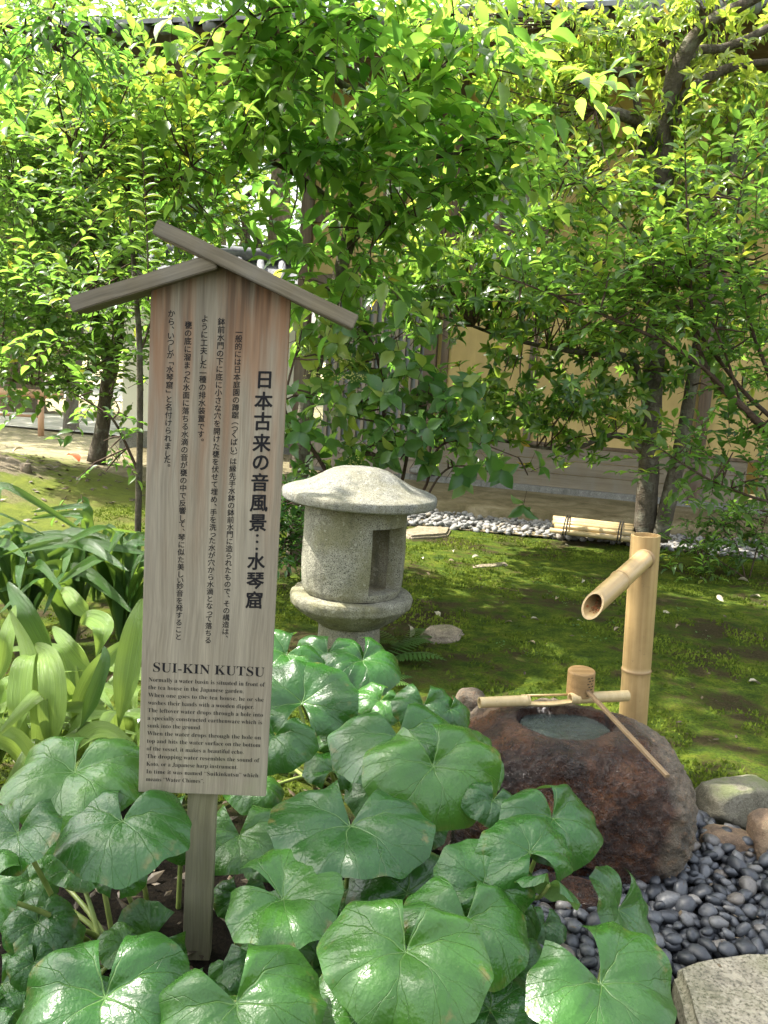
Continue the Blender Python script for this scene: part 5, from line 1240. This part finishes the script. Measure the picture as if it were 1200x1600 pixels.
FP = {k: (G(u, v), lab) for k, (u, v, lab) in {
    'A': (150, 1640, 'leopard plant filling the lower left corner with a broad notched leaf'),
    'B': (330, 1600, 'leopard plant at the foot of the sign post'),
    'C': (600, 1590, 'leopard plant with the largest glossy round leaves at bottom centre'),
    'D': (520, 1480, 'leopard plant with three wide leaves just right of the sign post'),
    'E': (640, 1330, 'leopard plant whose big leaf droops towards the left side of the basin'),
    'F': (500, 1230, 'leopard plant with pale shining leaves in front of the stone lantern'),
    'G': (800, 1460, 'leopard plant with light green leaves leaning on the front of the basin'),
    'H': (900, 1600, 'leopard plant hanging over the black pebbles beside the stone slab'),
    'I': (250, 1440, 'leopard plant below the left side of the signboard'),
    'J': (150, 1500, 'leopard plant at the left edge with long bare leaf stalks')}.items()}
FR = {k: thing('leopard_plant', b, lab, 'plant', group='leopard plants with big round leaves') for k, (b, lab) in FP.items()}
fr_ = random.Random(12); fcount = [0]
def fleaf(pl, u, v, z, w, taz=-90, tilt=10, saz=90, var=None, droop_mid=.6):
    p = G(u, v, z); dist = px(p)[2]; Rr = w / 2 * dist / F / 1.02
    ta, tl_ = radians(taz), radians(tilt); n = Vector((cos(ta) * sin(tl_), sin(ta) * sin(tl_), cos(tl_)))
    yd = Vector((cos(radians(saz)), sin(radians(saz)), 0)); yd = (yd - n * yd.dot(n)).normalized(); xd = yd.cross(n).normalized()
    M = Matrix((xd, yd, n)).transposed().to_4x4() @ Matrix.Diagonal((Rr, Rr, Rr, 1)); M.translation = p
    fcount[0] += 1; me = FM[(var if var is not None else fcount[0]) % len(FM)]
    lf = new('leaf', me, FR[pl], None, M=M)
    b = FP[pl][0] + Vector((fr_.gauss(0, .04), fr_.gauss(0, .04), -.01)); h = (p - b).length
    q1 = b.lerp(p, .38) + Vector((0, 0, h * .07)); q2 = b.lerp(p, .84) + Vector((0, 0, h * .015)) - n * h * .03
    pts = catmull([(b, .0078), (q1, .0068), (q2, .0054), (p - n * .001, .0042)], 5)
    new('petiole', MB().tube([a for a, _ in pts], [c for _, c in pts], 8).mesh('petiole', True, mat=M_PETIOLE), lf)
HERO = [('A', 165, 1555, .34, 258, -90, 22, 98), ('B', 368, 1566, .36, 258, -90, 24, 115), ('C', 634, 1486, .42, 250, -95, 20, 80), ('C', 728, 1438, .38, 200, -60, 14, 100), ('C', 636, 1398, .32, 172, -90, 48, -90),
        ('D', 440, 1405, .36, 195, -120, 18, 160), ('D', 548, 1290, .44, 235, -90, 14, 85), ('E', 676, 1195, .50, 205, -80, 38, 110), ('E', 622, 1152, .50, 200, -100, 20, 100), ('F', 472, 1100, .46, 160, -90, 50, -90),
        ('F', 448, 1024, .44, 130, -60, 25, 60), ('F', 566, 1032, .42, 125, -60, 22, 110), ('F', 512, 1024, .43, 110, -90, 26, 80), ('F', 430, 1150, .46, 120, -110, 35, 70), ('F', 535, 1150, .38, 95, -90, 50, -90), ('E', 662, 1102, .48, 95, -80, 35, 100), ('E', 703, 1108, .47, 72, -60, 30, 110),
        ('E', 735, 1190, .42, 120, -40, 45, 140), ('D', 374, 1305, .27, 150, -90, 24, 100), ('I', 285, 1285, .24, 120, -90, 40, 80), ('I', 192, 1283, .46, 205, -110, 16, 80), ('J', 30, 1300, .46, 150, -120, 22, 60),
        ('J', -12, 1385, .42, 125, -90, 28, 20), ('I', 187, 1368, .30, 82, -90, 50, -90), ('J', 118, 1205, .50, 210, -100, 14, 80), ('G', 828, 1334, .46, 150, -75, 38, -70), ('G', 862, 1278, .47, 165, -60, 26, 120), ('G', 755, 1384, .40, 150, -90, 52, -90),
        ('G', 858, 1382, .43, 95, 60, 30, -100), ('H', 965, 1420, .24, 155, -30, 50, 120), ('H', 936, 1536, .36, 245, -70, 22, 125), ('H', 766, 1580, .24, 150, -90, 42, -90), ('C', 560, 1590, .28, 165, -90, 30, 60), ('I', 238, 1470, .12, 120, -60, 50, 60),
        ('B', 375, 1400, .14, 80, -90, 45, 90), ('J', 60, 1440, .22, 110, -90, 30, 90), ('D', 500, 1455, .20, 100, -90, 40, 90), ('G', 800, 1420, .22, 110, -60, 40, 60), ('F', 595, 1095, .36, 80, -90, 30, 60), ('E', 520, 1205, .32, 90, -90, 35, -90), ('B', 430, 1490, .2, 110, -90, 30, 90),
        ('C', 660, 1600, .22, 120, -90, 30, 100), ('H', 860, 1600, .22, 120, -90, 30, 80), ('G', 770, 1250, .44, 90, -70, 30, 80), ('E', 600, 1235, .30, 120, -90, 35, 70)]
for h in HERO: fleaf(*h)
ks = list(FP)
for i in range(110):
    u, v = fr_.uniform(-40, 880), fr_.uniform(1120, 1640)
    if u > 700 and v < 1420 - (u - 700) * .2: continue
    if u < 230 and v < 1330: continue
    if 80 < u < 235 and 1330 < v < 1470 and i % 5: continue
    if 235 < u < 395 and 1180 < v < 1530: continue
    z = fr_.uniform(.08, .22); p = G(u, v, z); k = min(ks, key=lambda q: (FP[q][0] - p).length)
    fleaf(k, u, v, z, fr_.uniform(70, 130), fr_.uniform(-150, -30), fr_.uniform(10, 45), fr_.uniform(30, 150))

# ------------------------------------------------------------------ strap-leaved plants at the left
def strap(parent, pts, w, m, twist=0.0, face=None, name='leaf'):
    """pts: world points along the blade; w: greatest width"""
    q = [a for a, _ in catmull([(Vector(p), 0) for p in pts], 6)]; n = len(q); vs, fs, uv = [], [], []
    na = 4; side0 = None
    for i, p in enumerate(q):
        t_ = i / (n - 1); tg = (q[min(i + 1, n - 1)] - q[max(i - 1, 0)]).normalized()
        sd0 = tg.cross(face if face is not None else Vector((0, 0, 1)));
        if sd0.length < .08 and side0 is not None: sd0 = side0
        sd0.normalize()
        if side0 is not None and sd0.dot(side0) < 0: sd0 = -sd0
        if side0 is not None: sd0 = (side0 * .5 + sd0 * .5).normalized()
        side0 = sd0; sd1 = Quaternion(tg, twist * t_) @ sd0; nn = sd1.cross(tg)
        ww = w * .5 * max(.004 if i == n - 1 else .05, (sin(pi * min(1, t_ ** .78 * .985 + .015))) ** .72) * (.22 + .78 * sm(0, .35, t_)) 
        for k in range(na + 1):
            s = k / na * 2 - 1; wave = .05 * w * sin(t_ * 14 + s) * abs(s)
            vs.append(p + sd1 * s * ww + nn * (abs(s) * ww * .38 + wave)); uv.append((k / na, t_))
    for i in range(n - 1):
        for k in range(na): a = i * (na + 1) + k; fs.append((a, a + 1, a + na + 2, a + na + 1))
    me = MB().add(vs, fs).mesh(name, True, mat=m); ul = me.uv_layers.new(name='UVMap')
    for l in me.loops: ul.data[l.index].uv = uv[l.vertex_index]
    return new(name, me, parent)
sr = random.Random(33)
def clump(u, v, n, L, w, m, label, Lh=.8):
    b = G(u, v); T = thing('strap_leaf_plant', b, label, 'plant', group='strap leaved plants beside the sign')
    for i in range(n):
        a = 2 * pi * i / n + sr.uniform(-.3, .3); sp = sr.uniform(.12, .75); l = L * sr.uniform(.75, 1.15); d = Vector((cos(a), sin(a), 0))
        b0 = b + d * .02 + Vector((0, 0, -.01)); h = l * Lh * sr.uniform(.75, 1.05) * (1.15 - .5 * sp)
        pts = [b0, b0 + d * l * .10 * sp + Vector((0, 0, h * .45)), b0 + d * l * .34 * sp + Vector((0, 0, h * .85)), b0 + d * l * .66 * sp + Vector((0, 0, h * 1.0)), b0 + d * l * (.5 + .5 * sp) + Vector((sr.uniform(-.03, .03), 0, h * sr.uniform(.62, 1.02)))]
        strap(T, pts, w * sr.uniform(.8, 1.2), m, sr.uniform(-.7, .7), Vector((d.x * -.5, -.6 - d.y * .3, .75)))
    return T
clump(40, 1000, 17, .80, .080, M_STRAPD, 'dark glossy strap leaf clump at the left edge below the moss')
clump(110, 1010, 17, .74, .080, M_STRAPD, 'dark glossy strap leaf clump in the middle of the rear row')
clump(190, 1000, 16, .76, .080, M_STRAPD, 'dark glossy strap leaf clump touching the left edge of the signboard')
clump(150, 940, 12, .62, .072, M_STRAPD, 'small strap leaf clump hindmost on the moss by the sapling')
clump(-30, 990, 14, .80, .080, M_STRAPD, 'dark strap leaf clump cut by the left edge of the view')
KP = clump(75, 1270, 17, .50, .062, M_STRAPL, 'pale sunlit strap leaf clump with the tallest upright blades')
KQ = clump(190, 1260, 17, .46, .062, M_STRAPL, 'pale strap leaf clump close beside the signboard lower half')
KR = clump(-20, 1230, 17, .52, .062, M_STRAPL, 'pale strap leaf clump half outside the left edge')
KS = clump(130, 1160, 12, .46, .058, M_STRAPL, 'pale strap leaf clump in the middle of the sunlit group')
def hero(T, pts, w, m, face=(0, -1, .35)): strap(T, [P(*p) for p in pts], w * .82, m, 0, Vector(face))
hero(KP, [(76, 1185, 2.85), (72, 1130, 2.8), (58, 1070, 2.8), (42, 1010, 2.85), (15, 952, 2.9)], .085, M_STRAPL)
hero(KP, [(78, 1185, 2.75), (82, 1130, 2.7), (85, 1070, 2.72), (75, 1025, 2.8), (55, 1008, 2.9)], .115, M_STRAPL)
hero(KP, [(90, 1060, 3.0), (70, 1010, 3.0), (45, 960, 3.0), (25, 930, 3.05), (12, 910, 3.1)], .085, M_STRAPD)
hero(KQ, [(185, 1140, 2.75), (195, 1080, 2.75), (205, 1020, 2.78), (214, 970, 2.8), (222, 935, 2.85)], .105, M_STRAPL)
hero(KQ, [(115, 1150, 2.9), (125, 1100, 2.85), (150, 1050, 2.85), (185, 1015, 2.85), (215, 995, 2.9)], .08, M_STRAPL)
hero(KS, [(150, 1055, 3.1), (130, 1035, 3.1), (110, 1010, 3.1), (92, 990, 3.15), (82, 980, 3.2)], .07, M_STRAPL)
hero(KS, [(150, 1030, 3.1), (160, 990, 3.1), (160, 975, 3.15), (140, 965, 3.25), (128, 975, 3.3)], .10, M_STRAPL)
hero(KS, [(140, 970, 3.4), (130, 955, 3.4), (118, 940, 3.4), (105, 925, 3.45), (95, 925, 3.5)], .08, M_STRAPL)
hero(KQ, [(125, 1140, 2.7), (140, 1105, 2.7), (155, 1065, 2.7), (165, 1030, 2.72), (162, 1010, 2.75)], .06, M_STRAPD)
hero(KR, [(-10, 1080, 2.9), (5, 1040, 2.9), (12, 1000, 2.9), (18, 970, 2.95), (24, 945, 3)], .07, M_STRAPL)
hero(KP, [(20, 1160, 2.7), (30, 1110, 2.7), (35, 1060, 2.75), (42, 1030, 2.8), (60, 1020, 2.9)], .10, M_STRAPL)
hero(KP, [(60, 1230, 2.6), (50, 1180, 2.6), (30, 1150, 2.6), (0, 1140, 2.6), (-20, 1150, 2.6)], .05, M_STRAPL)

# ------------------------------------------------------------------ ferns, weeds and fallen leaves
def fern(u, v, n, L, label):
    b = G(u, v); T = thing('fern', b, label, 'fern'); rr = random.Random(int(u))
    for i in range(n):
        a = rr.uniform(0, 6.28); d = Vector((cos(a), sin(a), 0)); mb = MB(); l = L * rr.uniform(.7, 1.1); pts = []
        for k in range(15):
            t_ = k / 14; p = b + d * l * t_ + Vector((0, 0, l * (.75 * t_ - .55 * t_ * t_))); pts.append(p); w = l * .24 * sin(pi * (.12 + .86 * t_)); sd_ = Vector((-d.y, d.x, 0))
            if k:
                for sg in (-1, 1): q = p + sd_ * sg * w + d * w * .35 + Vector((0, 0, -w * .15)); nn = d * l * .026; mb.add([p - nn, p + nn, p.lerp(q, .6) + nn, q, p.lerp(q, .6) - nn], [(0, 1, 2, 3, 4)] if sg > 0 else [(4, 3, 2, 1, 0)])
        mb.tube(pts, .0015, 3, cap=False); me = mb.mesh('frond', mat=M_LEAFD); me.attributes.new('tint', 'FLOAT', 'POINT').data.foreach_set('value', [.6 + rr.uniform(-.2, .2)] * len(me.vertices)); new('frond', me, T)
fern(600, 1035, 9, .30, 'light green fern at the right foot of the stone lantern')
fern(630, 1010, 6, .22, 'smaller fern reaching towards the flat stone')
fern(585, 1075, 6, .20, 'fern half hidden between the big leaves and the lantern')
def seedling(u, v, label):
    b = G(u, v); T = thing('seedling', b, label, 'plant', group='tiny seedlings on the moss'); rr = random.Random(int(u * 3 + v))
    mb = MB(); tn = []
    for i in range(9):
        a = rr.uniform(0, 6.28); d = Vector((cos(a), sin(a), rr.uniform(.1, .6))).normalized(); p = b + Vector((rr.gauss(0, .035), rr.gauss(0, .035), gh(b.x, b.y) + .015)); s = rr.uniform(.012, .024); sd_ = d.cross(Vector((0, 0, 1))).normalized()
        mb.add([p, p + d * s * .5 + sd_ * s * .35, p + d * s, p + d * s * .5 - sd_ * s * .35], [(0, 1, 2, 3)])
    me = mb.mesh('leaves', mat=M_LEAFD); me.attributes.new('tint', 'FLOAT', 'POINT').data.foreach_set('value', [.55] * len(me.vertices)); new('leaves', me, T, kind='stuff')
SEED = [(870, 918, 'upper of the seedlings between lantern and spout mouth'), (858, 934, 'seedling sprouting just below the spout mouth'), (880, 950, 'seedling directly under the tip of the bamboo spout'), (840, 915, 'seedling left of the spout mouth on darker moss'), (905, 992, 'seedling above the water ladle'),
        (925, 1010, 'seedling between ladle cup and bamboo post'), (960, 985, 'seedling touching the left side of the bamboo post'), (700, 905, 'seedling beside the thin sliver of stone'), (655, 915, 'seedling right of the lantern fire box'), (690, 940, 'seedling right of the lantern platform rim'),
        (825, 1030, 'seedling behind the left end of the bamboo rest'), (1060, 960, 'seedling right of the bamboo post halfway up'), (1110, 1010, 'seedling alone on the open moss right of the post'), (780, 1015, 'seedling right of the flat grey stone'), (660, 1040, 'seedling beside the fern at the lantern foot'), (1000, 905, 'seedling hidden right behind the bamboo post')]
for u, v, lab in SEED: seedling(u, v, 'tiny green ' + lab)
fall = [(700, 884, .6, .06, 0, 'brown leaf between lantern and sliver of stone'), (737, 878, 1.0, .07, 1, 'pale leaf resting on the thin sliver of stone'), (678, 960, .9, .09, 1, 'pale tan leaf just above the small flat grey stone'), (665, 905, .3, .05, 0, 'dark leaf beside the lantern window'),
        (660, 885, 1, .05, 2, 'small whitish leaf right of the lantern cap shadow'), (900, 978, 1, .07, 1, 'pale leaf on dark moss above the ladle'), (800, 980, .6, .05, 0, 'brownish leaf midway between lantern and post'), (828, 975, .9, .07, 1, 'pale folded leaf in the middle of the moss'),
        (890, 858, .9, .09, 1, 'large pale leaf in front of the bamboo bundle'), (1035, 962, 1, .08, 1, 'white leaf right beside the bamboo post'), (1130, 945, .9, .08, 1, 'pale leaf below the small airy plant'), (1152, 908, .9, .09, 1, 'pale leaf at the base of the small airy plant'),
        (1188, 934, 1, .09, 1, 'white leaf near the right edge of the moss'), (1168, 1074, 1, .08, 1, 'whitish leaf lowest on the right side of the moss'), (870, 938, .8, .05, 0, 'small leaf just left of the spout mouth'), (835, 1018, .7, .05, 0, 'small brown leaf behind the bamboo rest'),
        (958, 998, .8, .05, 1, 'small pale leaf left of the post foot'), (748, 910, .3, .05, 0, 'dark curled leaf below the sliver of stone'), (910, 910, .9, .06, 1, 'pale leaf above the spout mouth'), (1060, 990, .5, .05, 0, 'tan leaf on shaded moss right of the post'),
        (707, 868, .9, .06, 1, 'pale leaf above the sliver of stone'), (640, 1000, .9, .10, 1, 'long tan leaf between fern and flat grey stone'), (1095, 905, .9, .06, 1, 'pale leaf left of the small airy plant'), (125, 775, 1, .08, 1, 'white leaf on the mound left of the sapling'),
        (85, 770, .9, .12, 1, 'broad pale leaf low on the mossy mound'), (20, 740, .6, .14, 1, 'large tan leaf at the left edge of the mound'), (10, 700, .7, .12, 0, 'brown leaf highest on the mound at left')]
lfm = [leaf_mesh('fallen_leaf', .5, M_DRY, t_, 1.6) for t_ in (.2, .6, .95)]; rlm = leaf_mesh('red_leaf', .6, M_REDLEAF, .4, 1.6); rr = random.Random(77)
for u, v, tn_, s, k, lab in fall:
    b = G(u, v); z = gh(b.x, b.y) + .012
    M = Matrix.Translation((b.x, b.y, z)) @ Matrix.Rotation(rr.uniform(0, 6.28), 4, 'Z') @ Matrix.Rotation(rr.gauss(0, .3), 4, 'X') @ Matrix.Rotation(rr.gauss(0, .4), 4, 'Y') @ Matrix.Diagonal((s, s, s, 1))
    o = new('fallen_leaf', lfm[0 if tn_ < .5 else 1 if tn_ < .85 else 2], None, None, M=M); tag(o, lab, 'leaf', 'fallen leaves on the moss')
for u, v, s, lab in ((124, 716, .22, 'bright red fallen leaf on the mossy mound near the left tree'), ):
    b = Vector((P(u, v, 10.2).x, 10.2, 0)); M = Matrix.Translation((b.x, b.y, gh(b.x, b.y) + .03)) @ Matrix.Rotation(1, 4, 'Z') @ Matrix.Rotation(.5, 4, 'X') @ Matrix.Diagonal((s, s, s, 1)); o = new('red_leaf', rlm, None, None, M=M); tag(o, lab, 'leaf')
# dead leaves on the soil under the big plants
mb = MB(); rr = random.Random(5)
for _ in range(600):
    x_, y_ = rr.uniform(-1.6, .6), rr.uniform(1.5, 3.2); s = rr.uniform(.015, .035); a = rr.uniform(0, 6.28); d = Vector((cos(a), sin(a), rr.gauss(0, .25))) * s; e = Vector((-sin(a), cos(a), rr.gauss(0, .3))) * s * .4; p = Vector((x_, y_, .012 + rr.random() * .015))
    mb.add([p - d, p + e, p + d, p - e, p + Vector((0, 0, s * .15))], [(0, 1, 4), (1, 2, 4), (2, 3, 4), (3, 0, 4)])
for (x0, x1, y0, y1, z0, s0, s1_, k) in ((.45, 1.25, 2.05, 2.6, .075, .006, .014, 30), (-5.2, -2.4, 6.6, 10.6, .008, .02, .06, 260), (.1, 3.2, 3.6, 7.4, .010, .006, .018, 220), (-.6, .3, 4.9, 8, .010, .008, .02, 40)):
    for _ in range(k):
        x_, y_ = rr.uniform(x0, x1), rr.uniform(y0, y1); s = rr.uniform(s0, s1_); a = rr.uniform(0, 6.28); d = Vector((cos(a), sin(a), rr.gauss(0, .2))) * s; e = Vector((-sin(a), cos(a), rr.gauss(0, .3))) * s * .4; p = Vector((x_, y_, z0 + gh(x_, y_)))
        mb.add([p - d, p + e, p + d, p - e, p + Vector((0, 0, s * .15))], [(0, 1, 4), (1, 2, 4), (2, 3, 4), (3, 0, 4)])
me = mb.mesh('leaf_litter', mat=M_DRY); me.attributes.new('tint', 'FLOAT', 'POINT').data.foreach_set('value', [rr.random() ** 4 * .3 for _ in range(len(me.vertices))])
o = new('leaf_litter', me, None, kind='stuff'); tag(o, 'brown dead leaf bits strewn on the soil, moss and pebbles')
